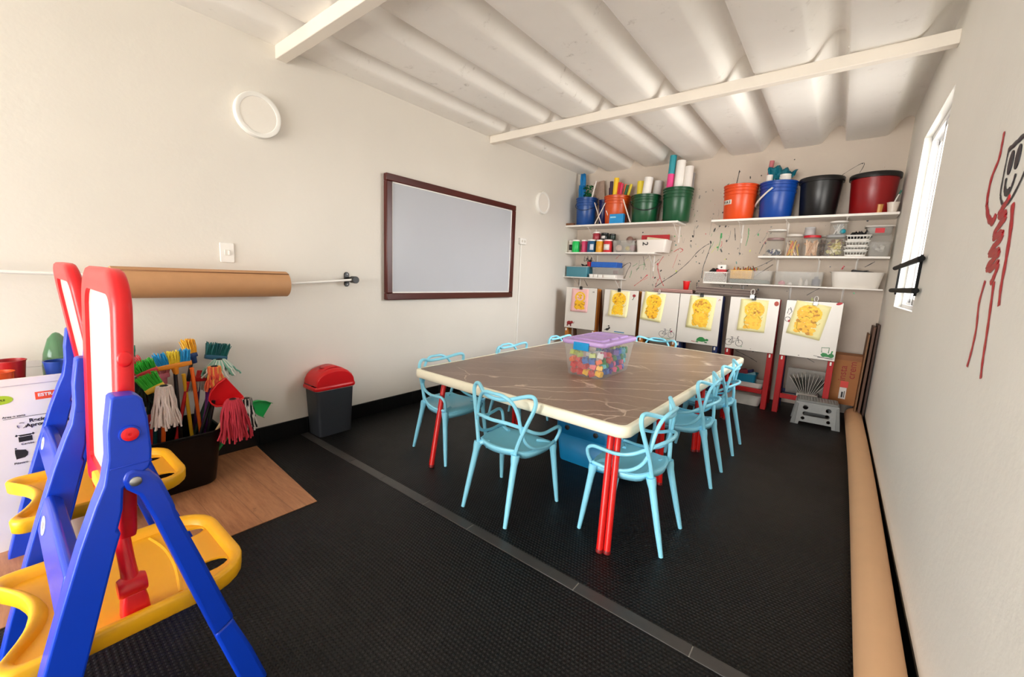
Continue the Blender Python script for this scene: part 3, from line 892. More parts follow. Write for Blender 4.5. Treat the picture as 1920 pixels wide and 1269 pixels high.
    # outline with a concave left end and a rounded right end
    def tray_outline(d=0):
        p = []
        X0, X1 = x0+d, x1-d; Y0, Y1 = y0+d, y1-d; r = max(.03, .12-d)
        for cx, cy, a in ((X1-r, Y1-r, 0), (X0+r, Y1-r, 90)):
            for k in range(7): q = R(a+15*k); p.append((cx+r*cos(q), cy+r*sin(q)))
        m_ = (X0+X1)/2; hw = (X1-X0)/2; r2 = .035
        for cx, cy, a in ((X0+r2, Y0+r2, 180),):
            for k in range(7): q = R(a+15*k); p.append((cx+r2*cos(q), cy+r2*sin(q)))
        for k in range(1, 12):
            u = -1+2*k/12; p.append((m_+u*(hw-.04), Y0+.062*(1-u*u)))
        for k in range(7): q = R(270+15*k); p.append((X1-r2+r2*cos(q), Y0+r2+r2*sin(q)))
        return p
    mb = MB(); rg = []
    for d, z in ((.006, TZ_-.052), (.0, TZ_-.046), (-.002, TZ_-.008), (.002, TZ_-.001), (.009, TZ_), (.019, TZ_-.003), (.026, TZ_-.012), (.033, TZ_-.028)):
        rg.append([V((x, y, z)) for x, y in tray_outline(d)])
    mb.loft(rg, (False, False))
    tr = mb.build('tray', EY, t, angle=60)
    # basin floor with two grip slots at the rounded end
    slots = []
    for cx in (-.098, .128):
        slots.append([(cx+.030*sin(R(a)), .180+.052*cos(R(a))) for a in range(0, 360, 24)])
    mb = MB(); mb.prism(tray_outline(.031), TZ_-.030, TZ_-.024, None, 0, slots)
    mb.build('tray_floor', plain((248, 176, 26), .38, 0, .05, 12), tr, angle=30)
    mb = MB()
    rib = spl([(.19, .1, 0), (.06, .118, 0), (-.06, .118, 0), (-.16, .1, 0)], 6)
    mb.tube([V((p.x, p.y, TZ_-.028)) for p in rib], .007, 8)
    mb.build('tray_ridge', EY, tr)
    for cx, cy in ((-.098, .180), (.128, .180)):
        L = [(cx+.033*sin(R(a)), cy+.055*cos(R(a))) for a in range(0, 360, 24)]
        mb = MB(); mb.tube([V((x, y, TZ_-.028)) for x, y in L], .0045, 6, closed=True); mb.build('grip_lip', EY, tr)
    # locking arm
    mb = MB(); mb.tube(spl([(.12, .0, .64), (.155, .0, .53), (.185, .004, .425)], 5), [.015, .016, .016, .0165, .0165, .0165, .0165, .0165, .017, .018, .018][:11], 12); ar = mb.build('locking_arm', ER, t)
    mb = MB(); mb.lathe([(.022, -.028), (.026, -.02), (.026, .02), (.022, .028)], 18, axes((.187, .005, .418), (1, 0, 0), (0, 0, 1), (0, 1, 0))); mb.build('knuckle', ER, ar)
    mb = MB(); mb.loft([[V((.19+x, .006+y, z)) for x, y in rrect(.05*k, .058*k, .010, 3)] for z, k in ((.336, 1.0), (.38, .9), (.405, .75))]); mb.build('arm_base', ER, ar, bevel=.003)
    return t
e1 = make_play_easel(); e1.location = (-1.52, .155, 0)
tag(e1, 'blue, red and yellow plastic double easel standing nearest in front', 'easel', group='plastic play easels')
e2 = copy_tree(e1)
for ch in e2.children:
    if ch.name.startswith(('board_frame', 'drawing_board')): ch.rotation_euler = (R(5.0), 0, 0)
e2.location = (-2.292, .200, 0)
tag(e2, 'blue, red and yellow plastic double easel partly hidden behind its nearer twin', 'easel', group='plastic play easels')

# ------------------------------------------------------------------ recycling box with cups
t = thing('recycling_box', 'tall white printed recycling box with an open top beside the broom tub', 'recycling box', (-2.62, -.13, 0))
MWB = plain((228, 224, 220), .5, 0, .03, 6)
mb = MB(); X0, X1, Y0, Y1, ZB = -.40, 0, -.30, .38, .738
mb.box(X1-.004, X1, Y0, Y1, 0, ZB); mb.box(X0, X0+.004, Y0, Y1, 0, ZB); mb.box(X0+.004, X1-.004, Y0, Y0+.004, 0, ZB); mb.box(X0+.004, X1-.004, Y1-.004, Y1, 0, ZB); mb.box(X0+.004, X1-.004, Y0+.004, Y1-.004, .0, .006)
mb.build('carton', MWB, t)
mb = MB()
for a, b, c, d in ((X1-.006, X1+.006, Y0-.006, Y1+.006), (X0-.006, X0+.006, Y0-.006, Y1+.006), (X0+.006, X1-.006, Y0-.006, Y0+.006), (X0+.006, X1-.006, Y1-.006, Y1+.006)):
    mb.box(a, b, c, d, ZB-.028, ZB+.002)
mb.build('top_band', plain((222, 216, 214), .5, 0, .03, 6), t, bevel=.002)
INK = plain((24, 22, 22), .6, 0, 0)
def PY(y, z, e=.0008): return axes((e, y+.13, z), (0, 1, 0), (0, 0, 1), (1, 0, 0))
mb = MB(); mb.box(0, .001, .082+.13, .143+.13, .639, .672); lg = mb.build('logo_patch', plain((232, 78, 40), .5), t)
lettering('logo', 'ESTRA', .019, MWB, lg, PY(.089, .652, .0012), bold=.0006)
mb = MB(); mb.prism(circ(.034, 24, ry=.0185), 0, .001, PY(-.012, .655, 0)); gp = mb.build('round_patch', plain((160, 190, 40), .5), t)
lettering('lettering', 'SIMPLE', .011, INK, gp, PY(-.032, .651, .0012))
mb = MB(); mb.box(0, .0008, -.012+.13, .28+.13, .5715, .5735); mb.build('printed_line', INK, t)
lettering('lettering', 'Area o zona', .0125, INK, t, PY(-.014, .577))
lettering('lettering', 'Reciclables', .0215, INK, t, PY(.056, .546), bold=.0006)
lettering('lettering', 'Aprovechables', .0215, INK, t, PY(.045, .526), bold=.0006)
lettering('lettering', 'Cartón', .0125, INK, t, PY(.026, .452))
lettering('lettering', 'Plástico', .0125, INK, t, PY(.000, .372))
lettering('lettering', 'Papel', .0125, INK, t, PY(.10, .452))
lettering('lettering', 'Vidrio', .0125, INK, t, PY(.083, .372))
ic = MB()
ic.box(0, .0009, .021+.13, .059+.13, .466, .488); 
ic.add([PY(0, 0) @ V(p) for p in ((.026, .490, 0), (.056, .490, 0), (.061, .497, 0), (.020, .497, 0))], [(0, 1, 2, 3)])
for y in (.016, .062): ic.add([PY(0, 0) @ V(p) for p in ((y-.004, .494, 0), (y+.001, .490, 0), (y+.005, .496, 0), (y, .501, 0))], [(0, 1, 2, 3)])
ic.prism([(.008, .394), (.032, .397), (.040, .405), (.042, .418), (.036, .430), (.022, .433), (.014, .436), (.007, .436), (.006, .42)], 0, .0009, PY(0, 0, 0)); ic.box(0, .0009, .007+.13, .013+.13, .438, .443)
ic.prism(rrect(.03, .036, .002, 2, .1, .483), 0, .0009, PY(0, 0, 0))
ic.prism([(.073, .392), (.091, .392), (.091, .424), (.086, .431), (.086, .442), (.079, .442), (.079, .431), (.073, .424)], 0, .0009, PY(0, 0, 0))
ic.build('printed_icon', INK, t)
rc = MB()
for k in range(3):
    a = pi/2+2*pi*k/3; rc.tube([V((.001, .034+.13+.012*cos(a+q), .537+.012*sin(a+q))) for q in (-.75, -.35, .1, .45)], .0026, 5, flat=.4, up=(1, 0, 0))
rc.build('recycling_mark', plain((70, 68, 66), .6), t)
# cups etc. standing on a lid inside the box
def cup(name, lab, cat, x, y, z, r0, r1, h, col, wall=.002, group=None, stay=True):
    mb = MB(); mb.lathe([(r0, 0), (r1, h*.97), (r1+.003, h*.975), (r1+.003, h), (r1-wall, h), (r0-wall, .003)], 24)
    o = mb.build(name, plain(col, .35, 0, .05, 20), loc=(x, y, z)); tag(o, lab, cat, group); return o
mb = MB(); mb.box(-3.014, -2.63, -.42, .245, .628, .634); o = mb.build('box_insert', MWB); tag(o, 'white board lying inside the recycling box under the cups', 'board')
cup('tumbler', 'dark red plastic tumbler standing in the recycling box, tallest of the cups', 'cup', -2.86, .028, .634, .036, .05, .145, (170, 22, 26))
cup('tumbler', 'orange plastic tumbler in front of the dark red one in the recycling box', 'cup', -2.76, -.008, .634, .036, .046, .115, (222, 84, 24))
cup('pot', 'dark red shallow plastic pot between the tumblers and the blue pail', 'cup', -2.93, .092, .634, .04, .05, .06, (150, 20, 24)) if False else None
cup('pail', 'small dark blue plastic pail standing in the recycling box', 'pail', -2.76, .135, .634, .035, .044, .135, (20, 60, 150)) if False else cup('pail', 'small dark blue plastic pail standing in the recycling box', 'pail', -2.78, .165, .634, .032, .042, .138, (20, 60, 150))
mb = MB(); mb.lathe([(.046, 0), (.057, .03), (.057, .09), (.05, .15), (.03, .22), (.012, .245), (.001, .25)], 24, cap=(True, True)); o = mb.build('plastic_bottle', clear_mat('green_bottle', (50, 120, 70), .6, .12), loc=(-2.93, .182, .634)); tag(o, 'dark green see-through bottle end sticking up behind the blue pail', 'bottle')
mb = MB(); mb.lathe([(.046, 0), (.052, .004), (.055, .13), (.058, .132), (.058, .14), (.052, .14), (.044, .006)], 28); o = mb.build('white_tub', M_WHITEP, loc=(-2.50, .118, .004)); tag(o, 'small white tub on the vinyl sheet under the farther plastic easel', 'tub')
# ------------------------------------------------------------------ tub of toy brooms and mops
t = thing('broom_tub', 'black plastic tub full of toy brooms and mops against the left wall', 'tub', (-2.815, .514, .004))
MTUB = plain((6, 6, 7), .35, 0, .15, 10, 0.0, .25)
mb = MB()
mb.loft([ring(.30, .40, .05, 0), ring(.315, .42, .055, .01), ring(.385, .48, .06, .30), ring(.40, .494, .065, .303), ring(.402, .496, .066, .318), ring(.39, .484, .06, .322), ring(.375, .47, .058, .318), ring(.305, .41, .05, .014)], (True, True))
mb.build('tub_body', MTUB, t)
rbm = random.Random(8)
def stick(mb, head, foot, r=.0095, mi=0):
    mb.cyl(head, foot, r, n=10, mi=mi)
def base_xy(i):
    return None
def broom(lab, head, foot, stickcol, blockcol, bristles, w, h, ax, up, bw=.03, name='toy_broom', tilt=0.0, thick=.035):
    """head = centre of the block, ax = block direction, up = bristle direction; bristles = list of colours along the block"""
    t = thing(name, lab, 'broom', foot)
    F = V(foot); Hd = V(head)-F; ax = V(ax).normalized(); up = V(up).normalized(); up = (up-ax*up.dot(ax)).normalized(); dp = ax.cross(up)
    mb = MB(); stick(mb, Hd-up*bw*.3, (0, 0, 0)); mb.build('handle', plain(stickcol, .35, 0, .06, 25), t)
    mb = MB(); mb.lathe([(.013, -.04), (.017, -.012), (.02, 0)], 12, axes(Hd-up*bw*.35, ax, dp, up)); 
    A = axes(Hd, ax, dp, up)
    sec = []
    for u, k in ((-1, .75), (-.92, .95), (-.5, 1), (.5, 1), (.92, .95), (1, .75)):
        sec.append([A @ V((u*w/2, x*k, z)) for x, z in rrect(thick, bw*(1 if abs(u) < .6 else .85), .007, 3)])
    mb.loft(sec); mb.build('block', plain(blockcol, .38, 0, .06, 20), t)
    n = len(bristles); mats = []; mb = MB()
    for k, c in enumerate(bristles):
        m = plain(c, .6, 0, .15, 60)
        mats.append(m)
        per = 10
        for i in range(per):
            for j in range(3):
                u = (k+(i+.5)/per)/n*2-1; q = (j-1)*.011
                r0 = A @ V((u*w*.47, q, bw*.4)); spread = .17
                tip = A @ V((u*w*.47*(1+spread)+rbm.uniform(-.006, .006), q*2.0+rbm.uniform(-.008, .008), bw*.4+h*rbm.uniform(.88, 1.06)))
                mid = (r0+tip)/2+ax*rbm.uniform(-.003, .003)
                mb.tube([r0, mid, tip], [.0034, .0036, .0022], 4, mi=k)
    tag(mb.build('bristles', mats, t), kind='stuff')
    return t
def mop(lab, top, foot, stickcol, cols, R0, L, n=46, spread=1.0, name='toy_mop', hang=True, r=.0052, down=(0, 0, -1)):
    t = thing(name, lab, 'mop', foot)
    F = V(foot); Tp = V(top)-F
    if stickcol:
        mb = MB(); stick(mb, Tp+V((0, 0, -.02)), (0, 0, 0)); mb.build('handle', plain(stickcol, .35, 0, .06, 25), t)
    mb = MB(); mb.lathe([(.019, -.02), (.02, .008), (.014, .014)], 14, TR(*Tp)); mb.build('socket', M_BLACK, t)
    mb = MB(); mats = [plain(c, .85, 0, .15, 120) for c in cols]
    dn = V(down).normalized()
    for i in range(n):
        a = 2*pi*i/n+rbm.uniform(-.1, .1); rr = R0*spread*rbm.uniform(.55, 1.0); l = L*rbm.uniform(.86, 1.06)
        d = V((cos(a), sin(a), 0))
        p = [Tp+d*.012, Tp+d*.028+V((0, 0, .006)), Tp+d*(R0*.55)-V((0, 0, .03))]
        for k in range(1, 5):
            q = k/4
            p.append(Tp+d*(R0*.55+(rr-R0*.55)*q)+dn*(.03+(l-.03)*q)+V((rbm.uniform(-.006, .006), rbm.uniform(-.006, .006), 0)))
        mb.tube(spl(p, 2), r*rbm.uniform(.85, 1.1), 5, mi=i % len(mats))
    tag(mb.build('strands', mats, t), kind='stuff')
    return t
WHT = (218, 206, 198)
ZB0 = .03
mop('off-white cotton toy mop head hanging in front over the tub, nearest the plastic easel', (-2.66, .515, .60), (-2.80, .50, ZB0), (232, 96, 30), [WHT, (206, 194, 186)], .062, .205)
mop('crimson cotton toy mop hanging over the right end of the tub', (-2.625, .806, .475), (-2.72, .58, ZB0), (214, 180, 130), [(200, 58, 74), (184, 44, 60)], .085, .225, 56)
mop('orange and yellow striped toy mop behind the red dustpan', (-2.80, .777, .64), (-2.78, .63, ZB0), (110, 60, 140), [(236, 110, 70), (240, 190, 90), (226, 84, 70)], .052, .125, 40)
mop('pale green and white toy mop lying across under the dark teal broom', (-2.91, .835, .655), (-2.88, .60, ZB0), (40, 70, 60), [(170, 206, 190), (226, 226, 220), (120, 180, 160)], .11, .085, 54, 1.0)
mop('black and white flecked toy mop behind the crimson mop', (-2.78, .925, .42), (-2.80, .66, ZB0), (40, 160, 70), [(30, 30, 32), (226, 222, 214)], .05, .19, 34)
mop('dark green and black toy mop behind the off-white mop', (-2.79, .455, .61), (-2.86, .42, ZB0), (50, 50, 54), [(30, 52, 44), (22, 26, 26)], .06, .16, 40)
mop('grey-white toy mop half hidden behind the red easel frame', (-2.86, .415, .63), (-2.88, .36, ZB0), (232, 96, 30), [(206, 192, 178), (170, 156, 146)], .045, .15, 34)
broom('toy broom with orange block and blue, yellow and blue bristles, tallest in the middle', (-2.85, .605, .672), (-2.82, .60, ZB0), (24, 24, 26), (240, 150, 40), [(40, 160, 220), (240, 214, 60), (40, 160, 220)], .155, .068, (0, 1, .10), (0, -.05, 1))
broom('toy broom with yellow straw bristles and navy block leaning on the wall', (-2.95, .712, .702), (-2.90, .56, ZB0), (24, 26, 28), (30, 60, 110), [(240, 190, 60), (236, 170, 40)], .05, .085, (0, 1, .22), (0, .05, 1), bw=.03)
broom('toy broom with dark teal bristles on top of the pale green mop', (-2.955, .832, .672), (-2.90, .66, ZB0), (30, 80, 130), (30, 90, 120), [(20, 100, 100), (16, 90, 92), (20, 104, 100)], .115, .075, (0, 1, -.22), (0, .12, 1))
broom('toy broom with red block and grey bristles pointing down behind the red dustpan', (-2.955, .74, .552), (-2.92, .66, ZB0), (70, 30, 80), (204, 24, 30), [(190, 180, 170)], .085, .06, (0, 1, -.10), (0, 0, -1))
broom('toy broom with yellow block and short bright green bristles, upper of the two green ones', (-2.80, .478, .664), (-2.83, .47, ZB0), (210, 40, 40), (214, 60, 70), [(60, 190, 60), (50, 180, 54)], .09, .05, (0, .85, .33), (.1, .1, 1), name='toy_brush')
broom('toy broom with yellow block and short bright green bristles, lower of the two green ones', (-2.73, .492, .588), (-2.78, .46, ZB0), (20, 80, 80), (226, 190, 60), [(64, 196, 60), (56, 184, 54)], .085, .07, (0, .85, .40), (-.1, -.15, 1), name='toy_brush')
broom('toy broom with coral red block and pink-red bristles at the easel side of the tub', (-2.87, .452, .66), (-2.88, .42, ZB0), (200, 60, 70), (214, 70, 80), [(226, 90, 96)], .085, .06, (0, .8, .35), (0, -.3, 1), name='toy_brush')
broom('toy broom with lilac socket and pale pink block behind the orange broom', (-2.90, .560, .612), (-2.90, .50, ZB0), (60, 56, 70), (226, 130, 150), [(226, 150, 160)], .06, .03, (0, 1, .12), (0, -.1, 1), name='toy_brush')
broom('toy broom with dark green bristles farthest back at the easel side of the tub', (-2.965, .43, .715), (-2.93, .40, ZB0), (232, 96, 30), (30, 80, 66), [(30, 110, 86)], .07, .06, (0, 1, .1), (0, -.1, 1))
# loose handles (heads hidden in the bunch)
for lab, a, b, c in (
 ('bright orange broom handle rising steeply at the middle of the tub', (-2.82, .675, .648), (-2.79, .70, ZB0), (244, 110, 30)),
 ('yellow broom handle crossing behind the orange one', (-2.86, .645, .61), (-2.84, .665, ZB0), (240, 190, 40)),
 ('red broom handle slanting behind the white mop', (-2.86, .66, .56), (-2.82, .53, ZB0), (208, 30, 36)),
 ('purple broom handle under the red dustpan', (-2.80, .735, .50), (-2.82, .69, ZB0), (110, 40, 130)),
 ('dark green broom handle beside the purple one', (-2.84, .765, .47), (-2.84, .70, ZB0), (30, 110, 60)),
 ('thin black broom handle crossing in front of the orange one', (-2.76, .735, .45), (-2.76, .60, ZB0), (20, 20, 22)),
):
    F = V(b); mb = MB(); mb.cyl((0, 0, 0), V(a)-F, .0092, n=10); mb.lathe([(.0105, -.003), (.0105, .004), (.004, .007)], 10, axes(V(a)-F, (1, 0, 0), (0, 1, 0), (0, 0, 1)))
    o = mb.build('broomstick', plain(c, .35, 0, .06, 25), loc=b); tag(o, lab, 'broomstick')
def dustpan(lab, o, ux, uy, col, w=.15, d=.13, foot=None, hcol=None):
    t = thing('toy_dustpan', lab, 'dustpan', foot)
    F = V(foot); ux = V(ux).normalized(); uy = V(uy); uy = (uy-ux*uy.dot(ux)).normalized(); uz = ux.cross(uy)
    A = axes(V(o)-F, ux, uy, uz)
    outl = [(-w*.5, 0), (w*.5, 0), (w*.48, d*.35), (w*.36, d*.75), (w*.18, d*.96), (0, d), (-w*.18, d*.96), (-w*.36, d*.75), (-w*.48, d*.35)]
    m = plain(col, .33, 0, .05, 20)
    mb = MB(); mb.prism(outl, -.003, .001, A); mb.build('pan', m, t, bevel=.001)
    mb = MB(); P = outl[1:]+outl[:1]
    rows = [[A @ V((x, y, 0)) for x, y in P], [A @ V((x*1.02, y*1.02, -.03-(.012 if k > 2 and k < 7 else 0))) for k, (x, y) in enumerate(P)]]
    mb.grid(rows); mb.build('side_wall', m, t, solid=.003)
    mb = MB(); mb.cyl(A @ V((0, d*.9, -.012)), (0, 0, 0), .009, n=10); mb.build('handle', plain(hcol or col, .35, 0, .06, 20), t)
    mb = MB(); mb.lathe([(.008, -.001), (.008, .002)], 12, A @ TR(0, d*.82, .001)); mb.build('hang_hole', M_BLACK, t)
    return t
dustpan('bright red toy dustpan upside down above the crimson mop', (-2.70, .842, .535), (0, .52, -.80), (-.25, -.9, -.42), (226, 26, 34), .155, .135, (-2.76, .66, ZB0), (20, 20, 22))
dustpan('bright green toy dustpan tipped out over the right end of the tub', (-2.89, 1.082, .292), (0, -.52, -.80), (-.1, -.86, .45), (24, 176, 84), .10, .115, (-2.84, .70, ZB0), (40, 160, 80))
# ------------------------------------------------------------------ wooden easels along the back wall
OR = (206, 128, 44); BRN = (112, 60, 24); NAV = (18, 44, 110); RD = (196, 8, 14); DKG = (34, 40, 34); BK = (26, 24, 24)
EAS = [
 (-2.85, -2.405, OR, BRN, 'wooden easel nearest the left wall, with a small red elephant on its white board'),
 (-2.295, -1.86, OR, DKG, 'wooden easel with a small black dog drawn low on its white board'),
 (-1.818, -1.385, OR, BK, 'wooden easel with a grey bicycle low on the right of its white board'),
 (-1.377, -.945, NAV, NAV, 'navy framed easel with a green turtle on its white board'),
 (-.868, -.433, RD, (150, 14, 20), 'red framed easel with a black bicycle low on the left of its white board'),
 (-.377, .056, RD, NAV, 'red framed easel with a green tractor on its white board'),
]
M_BOARD = plain((222, 216, 208), .3, 0, .03, 5)
BT, BB, EYP = 1.130, .590, 4.80
def decal(parent, nm, shapes):
    """thin painted shapes on a board; shapes = [(colour, kind, data)] in board coordinates (x, z)"""
    mats = []; mb = MB()
    for k, (c, kind, dta) in enumerate(shapes):
        m = plain(c, .5, 0, 0); 
        if m not in mats: mats.append(m)
        mi = mats.index(m)
        if kind == 'poly': mb.prism(dta, 0, .0012+.0002*(k % 4), axes((0, -.0062, 0), (1, 0, 0), (0, 0, 1), (0, -1, 0)), mi)
        else:
            pts, w = dta; mb.tube([V((x, -.0065, z)) for x, z in pts], w/2, 5, mi=mi, flat=.3, up=(.3, 0, 1))
    return mb.build(nm, mats, parent)
def ell(cx, cz, rx, rz, rot=0): return circ(rx, 14, cx, cz, rz, rot)
def bike(cx, cz, s, c):
    sh = []
    for dx in (-.055, .055): sh.append((c, 'line', ([(cx+s*(dx+.036*cos(R(a))), cz+s*.036*sin(R(a))) for a in range(0, 361, 24)], .005*s)))
    for L in ([(-.055, 0), (-.02, .05), (.035, .05), (-.005, 0), (-.055, 0)], [(-.005, 0), (-.024, .062)], [(-.038, .062), (-.012, .064)], [(.055, 0), (.034, .07), (.05, .074)], [(.034, .05), (.04, .078)]):
        sh.append((c, 'line', ([(cx+s*x, cz+s*z) for x, z in L], .0055*s)))
    return sh
pics = [
 [((150, 16, 26), 'poly', ell(-.15, -.205, .036, .026)), ((150, 16, 26), 'poly', ell(-.112, -.195, .019, .019)), ((150, 16, 26), 'line', ([(-.097, -.2), (-.086, -.207), (-.078, -.197), (-.077, -.182)], .008)),
  ((120, 12, 20), 'poly', [(-.18, -.21), (-.165, -.21), (-.168, -.25), (-.185, -.25)]), ((120, 12, 20), 'poly', [(-.135, -.21), (-.118, -.21), (-.116, -.25), (-.134, -.25)]), ((30, 30, 28), 'line', ([(.165, .225), (.175, .215), (.182, .23), (.19, .215)], .007))],
 [((24, 24, 24), 'poly', ell(-.145, -.23, .026, .015, .3)), ((24, 24, 24), 'poly', ell(-.12, -.21, .012, .013)), ((24, 24, 24), 'line', ([(-.17, -.235), (-.185, -.243)], .009)), ((24, 24, 24), 'poly', ell(-.128, -.185, .012, .007)), ((150, 20, 34), 'poly', ell(.168, .21, .02, .017)), ((40, 90, 50), 'line', ([(.168, .195), (.155, .16), (.145, .165)], .008)), ((40, 130, 180), 'line', ([(-.05, -.248), (.08, -.25)], .012))],
 bike(.115, -.205, .95, (90, 92, 100))+[((60, 140, 70), 'line', ([(.06, -.25), (.165, -.252)], .006)), ((150, 60, 80), 'poly', ell(.165, -.165, .014, .008, .6)), ((90, 86, 60), 'poly', ell(-.165, .20, .014, .018))],
 [((26, 130, 54), 'poly', [(.0, -.235), (.008, -.208), (.032, -.19), (.062, -.188), (.088, -.205), (.098, -.232), (.06, -.24)]), ((26, 120, 50), 'poly', ell(.108, -.215, .017, .013)), ((26, 110, 46), 'poly', ell(.1, -.243, .016, .006)), ((26, 110, 46), 'poly', ell(.01, -.245, .016, .006)), ((170, 70, 50), 'line', ([(-.05, -.243), (-.01, -.247)], .007)), ((170, 90, 50), 'line', ([(.18, .215), (.19, .235), (.2, .22)], .006))],
 bike(-.14, -.205, .9, (24, 22, 22))+[((30, 140, 70), 'line', ([(-.07, -.245), (-.06, -.232)], .006)), ((170, 60, 40), 'poly', ell(.192, .225, .02, .024)), ((40, 40, 40), 'poly', ell(.02, -.25, .006, .002))],
 [((24, 130, 60), 'poly', [(.105, -.222), (.12, -.2), (.15, -.204), (.162, -.216), (.18, -.2), (.185, -.176), (.195, -.176), (.192, -.2), (.205, -.228), (.19, -.238), (.12, -.236)]), ((24, 120, 56), 'poly', ell(.128, -.225, .016, .016)), ((24, 120, 56), 'poly', ell(.185, -.222, .022, .020)),
  ((24, 110, 52), 'line', ([(.112, -.2), (.108, -.155), (.165, -.15), (.162, -.2)], .007)), ((28, 26, 26), 'line', ([(.055, -.238), (.2, -.256)], .004)), ((28, 26, 26), 'line', ([(.085, -.248), (.21, -.247)], .005)), ((30, 28, 28), 'poly', ell(-.06, -.253, .006, .003)),
  ((24, 24, 24), 'line', ([(-.2, .14), (-.19, .19), (-.175, .175), (-.18, .2), (-.165, .16), (-.185, .13)], .006)), ((24, 24, 24), 'line', ([(-.19+.022*cos(R(a)), .085+.022*sin(R(a))) for a in range(0, 361, 30)], .005)), ((170, 30, 40), 'poly', ell(-.172, .07, .016, .012, .5)), ((180, 20, 34), 'poly', ell(.185, .262, .024, .012, .35))],
]
PCUT = [[(5, 'elephant_picture'), (1, 'scribble_picture')], [(4, 'dog_picture'), (2, 'flower_picture'), (1, 'painted_bar')], [(7, 'bicycle_picture'), (1, 'painted_ground'), (1, 'bird_picture'), (1, 'beetle_picture')],
 [(4, 'turtle_picture'), (1, 'painted_ground'), (1, 'bird_picture')], [(7, 'bicycle_picture'), (1, 'leaf_picture'), (1, 'apple_picture'), (1, 'paint_spot')], [(4, 'tractor_picture'), (2, 'painted_ground'), (1, 'paint_spot'), (3, 'scooter_picture'), (1, 'bird_picture')]]
for i, (x0, x1, cf, cr_, lab) in enumerate(EAS):
    w = x1-x0
    t = thing('wooden_easel', lab, 'easel', ((x0+x1)/2, EYP, 0), group='wooden easels along the back wall')
    mf = wood_mat('painted_wood_%d' % i, cf, tuple(int(c*.82) for c in cf), 2, 12, .6); mr = wood_mat('rear_wood_%d' % i, cr_, tuple(int(c*.8) for c in cr_), 2, 12, .45)
    mb = MB(); zc = (BT+BB)/2; mb.box(-w/2, w/2, -.006, .006, BB, BT)
    b = mb.build('drawing_board', M_BOARD, t, bevel=.002)
    mb = MB(); mb.box(-w/2-.001, w/2+.001, .0062, .016, BB-.004, BT+.003); mb.build('backing', plain((48, 40, 36), .6), t)
    pl_ = list(pics[i]); cuts = PCUT[i]; o0 = 0
    for n_, nm_ in cuts:
        d = decal(b, nm_, pl_[o0:o0+n_]); d.location = (0, 0, zc); o0 += n_
    assert o0 == len(pl_), (i, o0, len(pl_))
    for s in (-1, 1):
        mb = MB(); xx = s*(w/2-.024); mb.box(xx-.024, xx+.024, .0165, .118, 0, BT-.006); l = mb.build('front_leg', mf, t, bevel=.003)
        mb = MB(); mb.box(xx-.007, xx+.007, -.004, .0163, BB-.045, BB-.012); tag(mb.build('tray_peg', plain((236, 232, 224), .4), l, bevel=.002), 'small white peg')
        mb = MB(); A = axes((xx, .134, BT-.02), (1, 0, 0), V((0, .22, -(BT-.02))).normalized(), V((0, (BT-.02), .22)).normalized())
        L = math.hypot(.22, BT-.02); mb.box(-.022, .022, 0, L, -.014, .014, 0, A); mb.build('rear_leg', mr, t, bevel=.003)
        mb = MB(); mb.box(xx-.014, xx+.014, .119, .295, .155, .195); mb.build('side_rail', mf, t, bevel=.002)
    mb = MB(); mb.box(-w/2+.05, w/2-.05, .018, .042, .155, .200); mb.build('crossbar', mf, t, bevel=.003)
    mb = MB(); mb.box(-w/2+.05, w/2-.05, .285, .305, .155, .200); mb.build('rear_crossbar', mr, t, bevel=.003)
    mb = MB(); mb.box(-w/2+.002, w/2-.002, .0445, .085, BT-.05, BT-.004); mb.build('top_bar', mr, t, bevel=.003)
    mb = MB(); mb.box(-w/2+.03, w/2-.03, .2, .212, BB, BT-.12) if False else mb.box(-w/2+.02, w/2-.02, .155, .163, BB+.02, BT-.36)
    # (rear board, leaning with the rear legs)
# paintings hanging from the boards
PAP = {'pink': (240, 188, 186), 'yellow': (242, 233, 172), 'cream': (243, 232, 180)}
PT = [
 (-2.640, .245, .30, 1.113, .0, 'pink', 'yellow finger painting on pink paper clipped to the elephant easel'),
 (-2.090, .250, .315, 1.118, -.03, 'cream', 'yellow finger painting on cream paper curling at the bottom, above the black dog'),
 (-1.655, .245, .33, 1.122, -.10, 'yellow', 'yellow finger painting hanging crookedly over the easel with the grey bicycle'),
 (-1.135, .265, .355, 1.112, -.05, 'yellow', 'yellow finger painting on pale yellow paper clipped to the green turtle easel'),
 (-.648, .245, .325, 1.114, -.015, 'yellow', 'yellow finger painting on pale yellow paper clipped to the black bicycle easel'),
 (-.162, .272, .325, 1.112, -.16, 'yellow', 'yellow finger painting tilted under a silver clip on the green tractor easel'),
]
YEL = (238, 180, 20)
rp = random.Random(21)
